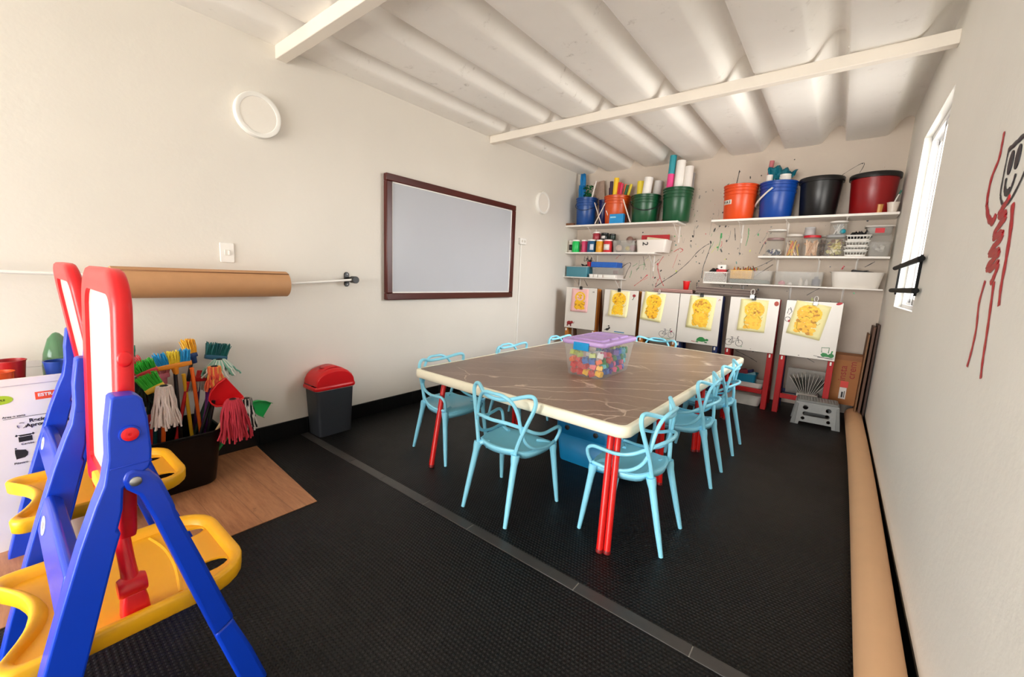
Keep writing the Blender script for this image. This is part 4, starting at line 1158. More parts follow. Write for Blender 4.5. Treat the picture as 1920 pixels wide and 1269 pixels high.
for i, (cx, w, h, zt_, rot, pc, lab) in enumerate(PT):
    t = thing('finger_painting', lab, 'painting', (cx, EYP-.0075, zt_), 0, 'yellow finger paintings on the easels')
    N = 8; rows = []
    def surf(u, v):   # u -.5...5, v 0..1 downwards
        y = -.0012-.010*(v**2)*(1+.8*u*(1 if i % 2 else -1)) - (.012*max(0, v-.8)/.2 if i == 1 else 0)
        x = u*w; z = -v*h
        return V((x*cos(rot)-z*sin(rot), y, x*sin(rot)+z*cos(rot)))
    mb = MB(); mb.grid([[surf(-.5+a/N, b_/10) for a in range(N+1)] for b_ in range(11)])
    p = mb.build('paper', plain(PAP[pc], .7, 0, .05, 14), t, solid=.0008, angle=60)
    # dabs of thick paint: head, mane and body of a child's figure
    mats = [plain((242, 184, 16), .45, 0, .1, 70), plain((250, 202, 40), .45, 0, .1, 70), plain((196, 132, 14), .5, 0, .1, 70), plain((170, 148, 40), .5, 0, .1, 50)]
    mb = MB()
    def dab(u, v, ru, rv, mi, lift):
        pts = []
        n = 11
        for k in range(n):
            a = 2*pi*k/n; q = rp.uniform(.72, 1.22)
            pts.append((u+ru*q*cos(a), v+rv*q*sin(a)))
        vs = [surf(min(.49, max(-.49, a)), min(.99, max(.01, b_)))+V((0, -.0009-lift, 0)) for a, b_ in pts]
        c0 = surf(u, v)+V((0, -.0022-lift, 0))
        mb.add([c0]+vs, [(0, 1+k, 1+(k+1) % n) for k in range(n)], mi)
    if i == 0:
        for k in range(46):
            a = 2*pi*k/46; dab(.02+.26*cos(a), .34+.19*sin(a)+.01, .055, .035, k % 2, .0002*(k % 3))
        for k in range(14): dab(.02+rp.uniform(-.12, .12), .32+rp.uniform(-.08, .1), .05, .03, rp.choice((0, 0, 1)), .0003)
        for k in range(60): dab(.02+rp.uniform(-.24, .24), .72+rp.uniform(-.17, .14), .09, .05, rp.choice((0, 0, 2)), .0002*(k % 4))
    else:
        hx = rp.uniform(-.02, .04)
        for k in range(80): 
            a = rp.uniform(0, 2*pi); q = math.sqrt(rp.random())
            dab(hx+.27*q*cos(a), .32+.19*q*sin(a), .07, .05, rp.choice((0, 0, 1, 1, 2)), .0002*(k % 5))
        for k in range(26):
            a = 2*pi*k/26; dab(hx+.31*cos(a), .32+.22*sin(a), .06, .04, rp.choice((0, 1)), .0002*(k % 5))
        for k in range(70):
            dab(hx+rp.uniform(-.25, .25), .72+rp.uniform(-.20, .17), .08, .05, rp.choice((0, 0, 0, 1, 2) if i in (2, 5) else (0, 1, 1)), .0002*(k % 5))
    mb.build('paint', mats, p, fix=False)
    mb = MB()
    for L in ([(-.2, .5), (-.28, .62), (-.24, .8), (-.1, .9)], [(.2, .5), (.3, .6), (.36, .52)], [(-.07, .28), (-.04, .3)], [(.07, .28), (.1, .3)], [(-.06, .4), (.02, .43), (.09, .39)]):
        mb.tube([surf(a, b_)+V((0, -.0028, 0)) for a, b_ in L], .0018, 4)
    mb.build('outline', mats[3], p)
# clips
def clip_black(x, lab, z=BT):
    mb = MB(); mb.box(-.018, .018, -.018, -.002, -.024, .004); mb.prism([(-.018, 0), (-.003, .0), (-.010, .014)], -.018, .018, axes((0, 0, .004), (0, 1, 0), (0, 0, 1), (1, 0, 0)))
    o = mb.build('binder_clip', M_BLACK, loc=(x, EYP-.006, z), bevel=.001); tag(o, lab, 'clip', 'clips on the easels')
clip_black(-2.628, 'black binder clip holding the pink painting')
clip_black(-2.10, 'black binder clip above the cream painting on the dog easel')
clip_black(-1.15, 'black binder clip above the turtle easel painting')
clip_black(-.655, 'black binder clip on the fifth easel under the paper stack')
def clip_silver(x, y, z, lab, s=1):
    t = thing('bulldog_clip', lab, 'clip', (x, y, z), group='clips on the easels')
    mb = MB(); mb.box(-.016*s, .016*s, -.016, -.003, -.03*s, .0); mb.build('jaw', M_STEEL, t, bevel=.003)
    mb = MB(); mb.tube([V((.013*s*cos(R(a)), -.009, .022*s+.022*s*sin(R(a)))) for a in range(0, 360, 30)], .0028, 6, closed=True); mb.build('grip', plain((226, 222, 214), .4), t)
clip_silver(-.150, EYP-.006, BT-.002, 'silver bulldog clip on top of the green tractor easel', 1.15)
clip_silver(-.672, EYP-.02, BT+.03, 'silver clip clamped on the end of the newspaper stack', 1.3)
clip_silver(-1.61, EYP-.006, BT-.002, 'small silver clip above the crooked painting', .7)

# ------------------------------------------------------------------ things stored under the easels
t = thing('storage_tray', 'white shallow tray sitting on the rails of the fifth easel', 'tray', (-.648, 4.975, .1955))
mb = MB(); mb.loft([ring(.30, .20, .03, 0), ring(.33, .215, .035, .045), ring(.345, .225, .038, .047), ring(.345, .225, .038, .052), ring(.325, .21, .034, .05), ring(.295, .195, .03, .004)], (True, True)); mb.build('tray_body', M_WHITEP, t)
t = thing('storage_bin', 'teal blue bin on the white tray of the fifth easel', 'bin', (-.665, 4.975, .2005))
mb = MB(); mb.loft([ring(.185, .15, .02, 0), ring(.21, .17, .022, .118), ring(.222, .18, .025, .12), ring(.222, .18, .025, .128), ring(.205, .165, .02, .126), ring(.18, .145, .02, .004)], (True, True)); mb.build('bin_body', plain((18, 126, 160), .4, 0, .05, 20), t)
def packet(lab, x, y, z, w, d, h, rz, ry, col, name='packet', cat='packet'):
    mb = MB(); mb.box(-w/2, w/2, -d/2, d/2, 0, h); o = mb.build(name, plain(col, .5, 0, .2, 40), loc=(x, y, z), bevel=.004); o.rotation_euler = (0, ry, rz); tag(o, lab, cat); return o
packet('dark red and blue cloth bundle in the teal bin', -.70, 4.965, .295, .11, .09, .06, .3, -.25, (120, 24, 40), 'cloth_bundle', 'cloth')
packet('navy packet on top of the teal bin', -.655, 4.985, .325, .12, .06, .028, -.2, -.32, (40, 44, 92))
packet('silver-blue wrapped packet at the edge of the teal bin', -.612, 4.945, .30, .10, .05, .035, .1, -.35, (120, 170, 184))
t = thing('floor_tray', 'white plastic tub standing on the floor under the fifth easel', 'tub', (-.655, 4.98, 0))
mb = MB(); mb.loft([ring(.30, .19, .04, 0), ring(.31, .2, .045, .02), ring(.35, .22, .05, .105), ring(.36, .23, .05, .107), ring(.36, .23, .05, .112), ring(.34, .21, .045, .11)], (True, True)); mb.build('tub_body', M_WHITEP, t)

# step stool
t = thing('step_stool', 'grey folding plastic step stool standing before the last easel', 'stool', (-.02, 4.68, 0), .06)
MST = plain((140, 142, 140), .45, 0, .08, 60); MSTD = plain((120, 122, 120), .5, 0, .08, 60)
W2, D2, HS = .155, .095, .232
mb = MB(); mb.prism(rrect(.31, .20, .02), HS-.022, HS); tp = mb.build('top', MSTD, t, bevel=.004)
mb = MB()
for xx in range(-6, 7):
    for yy in range(-3, 4): mb.lathe([(.006, HS), (.005, HS+.0015)], 6, TR(xx*.022, yy*.024, 0), cap=(False, True))
mb.build('grip_dots', MST, tp)
def panel(sy):
    o = [(-.185, 0), (-.125, 0), (-.120, .03), (.120, .03), (.125, 0), (.185, 0), (.158, HS-.02), (-.158, HS-.02)]
    hs = [circ(.021, 14, -.085, .165), circ(.021, 14, .085, .165), circ(.015, 14, -.095, .062), circ(.015, 14, .095, .062), rrect(.2, .036, .014, 3, 0, .108)]
    mb = MB(); A = axes((0, sy*.113, 0), (1, 0, 0), V((0, -sy*.020, HS)).normalized(), V((0, sy, .09)).normalized())
    mb.prism(o, -.008, .004, A, 0, hs); p = mb.build('leg_panel', MST, t, angle=30)
    mb = MB()
    for s in (-1, 1): mb.prism([(s*.183, .004), (s*.150, .004), (s*.140, HS-.04), (s*.157, HS-.03)], .004, .012, A)
    mb.build('corner_rib', MSTD, p, bevel=.002)
panel(-1); panel(1)
for s in (-1, 1):
    mb = MB(); mb.prism([(-.09, 0), (-.06, 0), (-.055, .1), (.055, .1), (.06, 0), (.09, 0), (.075, HS-.022), (-.075, HS-.022)], -.004, .004, axes((s*.150, 0, 0), (0, 1, 0), V((-s*.0, 0, 1)), (s, 0, .0))); mb.build('side_panel', MSTD, t, bevel=.002)
# concertina file behind the stool
t = thing('concertina_file', 'grey concertina file fanned open behind the step stool', 'file', (-.11, 4.905, .2))
mb = MB(); k = 11
for i in range(k):
    a = R(-34+68*i/(k-1)); A = axes((.055*math.sin(a)*1.1, 0, 0), (cos(a), 0, -sin(a)), (0, 1, 0), (sin(a), 0, cos(a)))
    mb.box(-.0012, .0012, -.06, .06, .0, .225, 0, A)
    if i < k-1:
        b = R(-34+68*(i+.5)/(k-1)); A2 = axes((.055*math.sin(b)*1.1, 0, 0), (cos(b), 0, -sin(b)), (0, 1, 0), (sin(b), 0, cos(b)))
        mb.box(-.0006, .0006, -.055, .06, .0, .185, 1, A2)
mb.build('divider', [plain((206, 200, 192), .4, 0, .05), plain((96, 90, 84), .6, 0, .4, 30)], t)
mb = MB(); mb.box(-.085, .085, -.07, .07, -.004, .03); mb.build('spine', plain((176, 172, 166), .4), t, bevel=.004)
mb = MB(); mb.box(-.19, .17, -.006, .006, .18, .44, 0, Matrix.Rotation(.0, 4, 'Y')); o = mb.build('clear_folder', clear_mat('grey_folder', (176, 172, 164), .55, .3), loc=(-.11, 5.03, 0)); tag(o, 'grey see-through folder standing behind the concertina file', 'folder')

# cardboard box, leaning boards, long tube
M_CARD = plain((170, 108, 54), .65, 0, .07, 14, .05)
t = thing('cardboard_box', 'brown cardboard box with red lettering standing beside the last easel', 'box', (.167, 5.16, 0))
mb = MB(); mb.box(-.115, .115, -.10, .10, .145, .63); mb.build('carton', M_CARD, t, bevel=.003)
mb = MB(); mb.box(-.115, .115, -.003, .003, 0, .16, 0, TR(0, -.098, .63) @ Matrix.Rotation(.9, 4, 'X')) if False else mb.box(-.113, .113, -.0035, 0, 0, .05, 0, TR(0, -.1, .58))
mb.build('tape_flap', plain((150, 92, 44), .6, 0, .06, 14), t)
MRT = plain((150, 30, 28), .6)
AX = lambda x, z: axes((x, -.1015, z), (0, 0, 1), (-1, 0, 0), (0, -1, 0))
lettering('lettering', 'insta', .082, MRT, t, AX(-.005, .375)); lettering('lettering', 'crem', .082, MRT, t, AX(.062, .405))
mb = MB(); mb.box(-.035, .025, -.1025, -.1, .315, .375); tag(mb.build('red_sticker', plain((226, 60, 44), .5), t), 'square red sticker')
mb = MB(); mb.box(-.035, .018, -.1022, -.1, .20, .312); lb = mb.build('white_label', plain((226, 222, 216), .5), t)
mb = MB(); mb.box(-.018, -.004, -.103, -.1021, .215, .27); mb.box(.002, .008, -.103, -.1021, .215, .28); mb.build('barcode', INK, lb)
for lab, x, y, w, h, th, c, tl in (
 ('lighter brown hardboard sheet leaning at the back right corner, front of the three', .262, 5.035, .02, .86, .012, (150, 106, 66), .012),
 ('middle dark brown board leaning at the back right corner', .292, 5.09, .03, .93, .02, (112, 74, 50), .012),
 ('darkest tall board leaning in the back right corner against the wall', .328, 5.10, .03, .95, .018, (84, 54, 38), .004)):
    mb = MB(); mb.box(-th/2, th/2, -.14 if th < .02 else -.17, .12, 0, h); o = mb.build('leaning_board', wood_mat('board_%d' % int(h*100), c, tuple(int(q*.7) for q in c), 2, 14, .6), loc=(x, y, 0), bevel=.002); o.rotation_euler = (0, tl, 0); tag(o, lab, 'board', 'boards leaning in the back corner')
mb = MB(); n = 22; pts = []
for i in range(n+1):
    q = i/n; y = 5.04+(-.35-5.04)*q
    pts.append((.262+.008*math.sin(q*6), y, .0655))
RT = .0655
rings_o = []
mb.tube(pts, RT, 36, cap=False, up=(0, 0, 1)); mb.tube(pts, RT-.008, 36, cap=False, up=(0, 0, 1))
for y, p in ((0, pts[0]), (1, pts[-1])):
    A = axes(p, (1, 0, 0), (0, 0, 1), (0, 1, 0))
    L = 36; ro = [A @ V((RT*cos(2*pi*i/L), RT*sin(2*pi*i/L), 0)) for i in range(L)]; ri = [A @ V(((RT-.008)*cos(2*pi*i/L), (RT-.008)*sin(2*pi*i/L), 0)) for i in range(L)]
    mb.add(ro+ri, [(i, (i+1) % L, L+(i+1) % L, L+i) for i in range(L)])
o = mb.build('cardboard_tube', plain((222, 178, 136), .6, 0, .05, 9, .05)); tag(o, 'very long tan cardboard tube lying on the floor along the right wall', 'tube')

# child's figure painted on the right wall
t = thing('wall_drawing', 'smiling stick figure painted in red and black on the right wall', 'drawing', (XR, 1.82, 1.4))
DR = plain((176, 34, 40), .4, 0, .1, 60); DK = plain((34, 34, 40), .4, 0, .1, 60)
def wl(pts, w0, w1=None):
    P = spl([(-.002, y-1.82, z-1.4) for y, z in pts], 5); n = len(P)
    return P, [(w0+((w1 or w0)-w0)*i/(n-1))*.5*(1+.15*math.sin(i*1.7)) for i in range(n)]
def wstroke(nm, m, strokes):
    mb = MB()
    for pts, a, b in strokes:
        P, r = wl(pts, a, b); mb.tube(P, r, 6, flat=.18, up=(0, .6, .8))
    mb.build(nm, m, t)
wstroke('raised_arm', DR, [([(2.013, 1.758), (2.008, 1.72), (2.009, 1.676), (2.05, 1.632), (2.051, 1.571), (2.026, 1.528), (1.975, 1.49), (1.92, 1.475), (1.905, 1.495)], .016, .026)])
wstroke('torso', DR, [([(1.798, 1.525), (1.85, 1.502), (1.868, 1.487), (1.815, 1.483), (1.80, 1.47), (1.86, 1.448), (1.872, 1.425), (1.81, 1.428), (1.79, 1.418), (1.86, 1.392), (1.88, 1.375), (1.81, 1.378), (1.785, 1.372), (1.84, 1.352), (1.876, 1.335), (1.83, 1.33), (1.77, 1.343), (1.78, 1.31), (1.80, 1.288)], .026, .022)])
wstroke('lowered_arm', DR, [([(1.754, 1.5), (1.724, 1.431), (1.706, 1.352), (1.697, 1.279), (1.679, 1.226)], .026, .016)])
wstroke('leg', DR, [([(1.864, 1.295), (1.879, 1.227), (1.85, 1.153), (1.848, 1.084), (1.859, 1.032)], .015, .015)])
wstroke('leg', DR, [([(1.772, 1.29), (1.748, 1.21), (1.728, 1.134), (1.714, 1.072), (1.696, 1.022)], .018, .015)])
wstroke('head', DK, [([(1.917, 1.682), (1.86, 1.684), (1.795, 1.687), (1.70, 1.675)], .016, .016), ([(1.917, 1.682), (1.914, 1.62), (1.906, 1.56), (1.876, 1.527), (1.836, 1.512), (1.785, 1.518), (1.718, 1.571), (1.69, 1.63), (1.70, 1.675)], .009, .012)])
mb = MB()
for cy, cz in ((1.866, 1.634), (1.806, 1.636)):
    mb.prism(circ(.021, 16, cy-1.82, cz-1.4, .034), 0, .0025, axes((0, 0, 0), (0, 1, 0), (0, 0, 1), (-1, 0, 0)))
mb.build('eye', DK, t)
wstroke('mouth', DK, [([(1.876, 1.592), (1.868, 1.562), (1.846, 1.543), (1.815, 1.545), (1.797, 1.566), (1.79, 1.588)], .014, .014), ([(1.866, 1.56), (1.846, 1.549), (1.815, 1.552)], .018, .014)])
# ------------------------------------------------------------------ shelves on the back wall
def shelf(lab, x0, x1, z, y0=5.0, th=.02, br=()):
    t = thing('wall_shelf', lab, 'shelf', ((x0+x1)/2, YB, z), group='white wall shelves')
    mb = MB(); w = x1-x0; mb.box(-w/2, w/2, y0-YB, 0, -th, 0); mb.build('shelf_board', M_SHELF, t, bevel=.002)
    for bx in br:
        x = bx-(x0+x1)/2; mb = MB()
        mb.box(x-.008, x+.008, y0-YB+.06, 0, -th-.004, -th); mb.box(x-.008, x+.008, -.004, 0, -th-.20, -th)
        mb.tube([(x, y0-YB+.10, -th-.004), (x, -.006, -th-.15)], .004, 6); mb.build('bracket', M_SHELF, t)
    return z
ZUL = shelf('long top shelf on the left holding the blue, orange and green buckets', -3.046, -1.55, 1.955, 4.985, .022, (-2.75, -1.62))
ZML = shelf('middle shelf on the left holding paint jars and a white bin', -3.046, -1.80, 1.600, 5.03, .02, (-2.7, -1.9))
ZLL = shelf('short lowest shelf on the left under the paint jars', -3.046, -2.25, 1.268, 5.02, .014, (-2.95, -2.32))
ZUR = shelf('long top shelf on the right holding four big buckets', -1.19, .335, 1.945, 4.985, .022, (-.93, -.5, -.02))
ZMR = shelf('middle shelf on the right holding jars and white baskets', -.705, .328, 1.563, 5.03, .02, (-.55, -.19, .11))
ZLR = shelf('lowest shelf on the right holding long boxes and a white tub', -1.215, .318, 1.270, 5.03, .014, (-.85, -.40, .04))
def bucket(name, lab, x, y, z, r0, r1, h, col, rimcol=None, handle=None, ribs=True, hcol=(20, 24, 26)):
    t = thing(name, lab, 'bucket', (x, y, z))
    m = plain(col, .33, 0, .08, 16)
    def rr(q): return r0+(r1-r0)*q
    p = [(.001, .002), (r0-.006, 0), (r0, .006), (rr(.70), h*.70)]
    if ribs: p += [(rr(.70)+.007, h*.705), (rr(.70)+.007, h*.72), (rr(.74), h*.725), (rr(.80), h*.80), (rr(.80)+.008, h*.805), (rr(.80)+.008, h*.82), (rr(.84), h*.825), (rr(.89), h*.89), (rr(.89)+.008, h*.895), (rr(.89)+.008, h*.91), (rr(.93), h*.915)]
    p += [(r1, h*.955), (r1+.008, h*.96), (r1+.009, h*.99), (r1+.005, h), (r1-.003, h), (r1-.004, h*.9), (r0-.004, .01), (.001, .01)]
    mb = MB(); mb.lathe(p, 36); mb.build('bucket_body', m, t, angle=50)
    if rimcol:
        mb = MB(); mb.lathe([(r1-.002, h*.885), (r1+.011, h*.89), (r1+.013, h*.99), (r1+.008, h+.004), (r1-.006, h+.003), (r1-.008, h*.97)], 36, cap=(False, False)); mb.build('rim_band', plain(rimcol, .35, 0, .1, 16), t)
    if handle:
        a, drop, w_ = handle  # side angle, drop below the pivots
        d = V((cos(a), sin(a), 0)); n = V((-sin(a), cos(a), 0)); zz = h*.80
        pts = [d*(r1+.012)*cos(R(q))-n*(r1+.018)*abs(math.sin(R(q)))*1.03+V((0, 0, zz-drop*math.sin(R(q)))) for q in range(0, 181, 12)]
        mb = MB(); mb.tube(pts, w_, 7); mb.build('handle', plain(hcol, .4), t)
        for s in (-1, 1):
            mb = MB(); mb.lathe([(.018, -.004), (.016, .008), (.008, .012)], 10, axes(d*s*(r1-.004)+V((0, 0, zz)), n, (0, 0, 1), d*s)); mb.build('ear', m, t)
    return t
BLUE = (16, 70, 140); ORG = (204, 80, 24); GRN = (14, 76, 44)
YC = 5.145
bucket('bucket', 'blue bucket at the left end of the top left shelf, full of bags and greenery', -2.825, YC, ZUL, .123, .138, .362, BLUE, None, (R(15), .10, .004), hcol=(10, 40, 80))
bucket('bucket', 'dark indigo small bucket between the blue and orange buckets', -2.612, 5.225, ZUL, .05, .062, .34, (30, 40, 100), None, None)
bucket('bucket', 'orange bucket on the top left shelf, full of rolled foam sheets', -2.385, YC, ZUL, .138, .163, .352, ORG, None, None)
bucket('bucket', 'green bucket with hanging black handle on the top left shelf', -2.008, YC, ZUL, .148, .170, .332, GRN, None, (R(20), .13, .0055))
bucket('bucket', 'green bucket at the right end of the top left shelf, with the tallest rolls', -1.625, YC, ZUL, .147, .163, .380, GRN, None, None)
bucket('bucket', 'bright orange bucket with a white label on the top right shelf', -.962, YC, ZUR, .142, .163, .362, (226, 78, 24), None, None)
t2 = bucket('bucket', 'blue bucket with white handle on the top right shelf', -.618, YC, ZUR, .142, .163, .360, (12, 70, 160), None, (R(-100), .15, .009), hcol=(226, 222, 214))
bucket('bucket', 'big black bucket on the top right shelf', -.262, YC, ZUR, .148, .172, .360, (14, 14, 15), (12, 12, 13), None, False)
bucket('bucket', 'dark red bucket with black rim at the right end of the top right shelf', .135, YC, ZUR, .152, .175, .352, (140, 14, 18), (16, 14, 14), None, False)
# label on the orange bucket
lab_t = [o for o in bpy.data.objects if o.name.startswith('bucket') and o.get('label', '').startswith('bright orange')][0]
rows = []
for zz in (.158, .205): rows.append([V((.1535*cos(R(a)), .1535*sin(R(a)), zz)) for a in range(208, 256, 6)])
mb = MB(); mb.grid(rows); lb = mb.build('label', plain((232, 226, 216), .5), lab_t, solid=.001)
for k, (ch, a) in enumerate((('V', 212), ('A', 226), ('S', 240))):
    d = V((cos(R(a+4)), sin(R(a+4)), 0)); lettering('lettering', ch, .036, INK, lb, axes(V((.1545*cos(R(a)), .1545*sin(R(a)), .170)), V((-d.y, d.x, 0)), (0, 0, 1), d), bold=.001)
def roll(lab, x, y, z0, z1, r, col, lean=(0, 0), name='paper_roll', two=None):
    L = z1-z0
    mb = MB(); A = Matrix.Rotation(lean[0], 4, 'Y') @ Matrix.Rotation(lean[1], 4, 'X')
    mb.lathe([(r*.8, .002), (r, 0), (r, L), (r*.85, L), (r*.8, L*.5), (r*.6, L-.03), (r*.55, L-.002), (r*.3, L-.002), (r*.28, L-.06), (.001, L-.06)], 20, A)
    cl = mb.build(name, plain(col, .5, 0, .05, 14), loc=(x, y, z0)); tag(cl, lab, 'roll')
    if two:
        m2 = MB(); m2.lathe([(r+.0008, L*.02), (r+.0008, L*two[1])], 20, A, cap=(False, False)); tag(m2.build('lower_colour', plain(two[0], .5, 0, .05, 14), cl), 'lower part of another colour')
    return cl
# blue bucket contents
mb = MB()
for x0, x1, z1, yy in ((-2.985, -2.905, 2.515, 5.19), (-2.955, -2.885, 2.655, 5.165), (-2.90, -2.865, 2.49, 5.14)):
    rows = []
    for q in range(8):
        z = 2.1+(z1-2.1)*q/7; rows.append([V((x0+(x1-x0)*k/5+.004*math.sin(q*1.7+k), yy+.010*math.sin(k*1.9+q*.9), z+.006*math.sin(k*2.3))) for k in range(6)])
    n0 = len(mb.v); mb.grid(rows); mb.grid([[p+V((0, .014, 0)) for p in r] for r in rows])
o = mb.build('plastic_bag', plain((16, 120, 186), .3, 0, .2, 12), angle=25, solid=.002, fix=False); tag(o, 'tall folded bright blue plastic in the leftmost bucket', 'plastic bag')
mb = MB(); rg = random.Random(4)
for k in range(46):
    c = V((-2.80+rg.uniform(-.055, .06), 5.12+rg.uniform(-.05, .05), 2.32+rg.uniform(0, .16))); a = rg.uniform(0, 6.28); u = V((cos(a), sin(a), rg.uniform(-.6, .8))).normalized()*.035; w = V((-sin(a), cos(a), rg.uniform(-.4, .4))).normalized()*.016
    mb.add([c-u, c+w, c+u, c-w, c+V((0, 0, .006))], [(0, 1, 4), (1, 2, 4), (2, 3, 4), (3, 0, 4)])
o = mb.build('artificial_leaves', plain((20, 110, 60), .4, 0, .3, 40), fix=False); tag(o, 'dark green crinkled leaves in the blue bucket', 'leaves', kind='stuff')
roll('thin white tube leaning out of the leftmost blue bucket', -2.745, 5.10, 2.25, 2.53, .011, (224, 216, 208), (.22, 0), 'plastic_tube')
packet('grey-brown cardboard piece standing behind the white tube on the top left shelf', -2.66, 5.24, 2.10, .15, .012, .45, 0, -.12, (176, 150, 134), 'cardboard_piece', 'cardboard')
# orange bucket rolls
for lab, x, z1, r, c, ln in (
 ('dark maroon foam roll in the orange bucket', -2.485, 2.425, .020, (70, 24, 40), -.05), ('blackish purple foam roll in the orange bucket', -2.462, 2.495, .021, (50, 26, 56), -.02),
 ('violet foam roll in the orange bucket', -2.432, 2.475, .018, (86, 40, 140), 0), ('fat yellow foam roll, tallest in the orange bucket', -2.405, 2.535, .032, (240, 196, 30), .05),
 ('red foam roll in the orange bucket', -2.368, 2.48, .026, (212, 26, 44), .09), ('crimson-pink foam roll in the orange bucket', -2.325, 2.46, .021, (206, 40, 84), .13),
 ('salmon orange foam roll in the orange bucket', -2.287, 2.455, .018, (240, 120, 70), .17), ('dark green foam roll in the orange bucket', -2.255, 2.44, .016, (20, 90, 50), .2), ('yellow-green foam roll leaning furthest out of the orange bucket', -2.222, 2.46, .017, (220, 200, 50), .26)):
    dx = (z1-2.02)*math.tan(ln)
    roll(lab, x-dx*.85, 5.12+.02*math.sin(x*90), 2.02, z1, r, c, (ln, 0), 'foam_roll')
roll('yellow paper roll in the green bucket with the black handle', -2.075, 5.13, 2.0, 2.465, .042, (232, 210, 60), (-.02, 0))
roll('white paper roll leaning in the green bucket with the black handle', -2.02, 5.10, 2.0, 2.495, .052, (238, 234, 228), (.09, 0))
roll('pale grey paper roll behind the white one in the green bucket with the black handle', -1.925, 5.20, 2.0, 2.465, .050, (204, 200, 196), (.08, 0))
roll('teal and pink two-colour roll in the bucket with the tallest rolls', -1.735, 5.12, 2.02, 2.715, .038, (44, 150, 164), (.035, 0), two=((232, 70, 140), .70))
roll('tallest white paper roll standing in the right green bucket', -1.632, 5.12, 2.02, 2.645, .050, (240, 236, 230), (.03, 0))
roll('shorter white paper roll at the right side of the right green bucket', -1.535, 5.14, 2.02, 2.575, .048, (232, 226, 220), (.02, 0))
roll('thin grey roll behind the short white one in the right green bucket', -1.508, 5.22, 2.02, 2.52, .022, (150, 146, 144), (.02, 0))
# small things in front
t = thing('carton', 'small bright blue carton standing in front of the orange bucket', 'carton', (-2.312, 5.02, ZUL))
mb = MB(); mb.box(-.092, .092, -.03, .03, 0, .115); mb.build('box_body', plain((24, 140, 205), .45, 0, .06, 20), t, bevel=.002)
mb = MB(); mb.box(-.08, -.005, -.0308, -.03, .068, .084); mb.build('print', plain((160, 214, 236), .5), t)
for lab, a, b, r in (('white stick leaning between the blue and orange buckets, crossing its neighbour', (-2.52, 5.00, ZUL+.006), (-2.645, 5.02, 2.235), .006), ('white stick leaning against the orange bucket, crossing its neighbour', (-2.61, 5.00, ZUL+.006), (-2.475, 4.99, 2.215), .006), ('white stick leaning on the right side of the orange bucket', (-2.125, 4.995, ZUL+.006), (-2.238, 4.99, 2.24), .008), ('short white stick leaning over the blue carton', (-2.41, 5.035, ZUL+.03), (-2.462, 5.0, 2.12), .006)):
    mb = MB(); F = V(a); mb.cyl((0, 0, 0), V(b)-F, r, r*.9, n=8); tag(mb.build('wooden_stick', plain((232, 216, 204), .5, 0, .06), loc=a), lab, 'stick', 'white sticks on the top left shelf')
packet('brown wooden wedge at the left end of the top left shelf', -2.985, 5.02, ZUL, .12, .05, .03, 0, 0, (110, 68, 38), 'wood_block', 'wood block')

# paint jars
def jar(name, lab, x, y, z, r, h, col, lidcol, lidh=.018, clear=False, band=None, group=None, lidr=None):
    t = thing(name, lab, 'jar', (x, y, z), 0, group)
    mb = MB(); m = col if clear else plain(col, .35, 0, .08, 30)
    mb.lathe([(.001, .001), (r*.93, 0), (r, .006), (r, h*.86), (r*.92, h*.93), (r*.90, h)], 22); mb.build('jar_body', m, t)
    mb = MB(); q = lidr or r*.97; mb.lathe([(q, h-.002), (q, h+lidh-.003), (q-.003, h+lidh), (.001, h+lidh)], 22, cap=(True, True)); mb.build('lid', plain(lidcol, .4, 0, .05), t)
    if band:
        rows = []
        for zz in (h*.2, h*.7): rows.append([V(((r+.0008)*cos(R(a)), (r+.0008)*sin(R(a)), zz)) for a in range(int(band[1]), int(band[2])+1, 8)])
        mb = MB(); mb.grid(rows); mb.build('label', plain(band[0], .5, 0, .3, 90), t, solid=.0006)
    return t
W_ = (232, 228, 222)
jar('paint_jar', 'white and black patterned paint jar at the left end of the paint row', -3.005, 5.11, ZML, .040, .150, (214, 206, 196), W_, .012, band=((40, 34, 34), 250, 340))
jar('paint_jar', 'bright green paint jar', -2.917, 5.085, ZML, .052, .150, (22, 190, 88), W_)
jar('paint_jar', 'magenta pink paint jar', -2.795, 5.11, ZML, .050, .150, (206, 60, 106), W_, band=((90, 60, 50), 200, 250))
jar('paint_jar', 'dark teal blue paint jar with white label', -2.677, 5.085, ZML, .058, .150, (18, 80, 120), W_, band=((206, 214, 226), 275, 330))
jar('paint_jar', 'ochre yellow paint jar', -2.557, 5.09, ZML, .052, .145, (222, 160, 40), W_)
jar('paint_jar', 'red paint jar with white patterned label', -2.44, 5.085, ZML, .056, .145, (200, 40, 48), (226, 200, 196), band=((236, 226, 222), 225, 315))
jar('paint_jar', 'maroon paint jar stacked above the pink and blue jars', -2.655, 5.17, ZML+.168, .053, .09, (160, 46, 60), W_)
jar('paint_jar', 'black paint jar with white label stacked above the ochre jar', -2.53, 5.16, ZML+.168, .052, .072, (26, 34, 30), (24, 24, 24), band=((226, 220, 216), 235, 300))
jar('paint_jar', 'dark green-black paint jar stacked behind the red one', -2.435, 5.19, ZML+.168, .045, .06, (24, 44, 34), (20, 20, 20))
for lab, x, y, c in (('hidden lower paint jar carrying the maroon jar', -2.655, 5.24, (60, 50, 50)), ):
    pass
mb = MB(); mb.box(-2.74, -2.36, 5.16, 5.30, ZML, ZML+.167); o = mb.build('stacking_box', plain((90, 84, 80), .5), bevel=.003); tag(o, 'grey box behind the front paint jars carrying the upper row of jars', 'box')
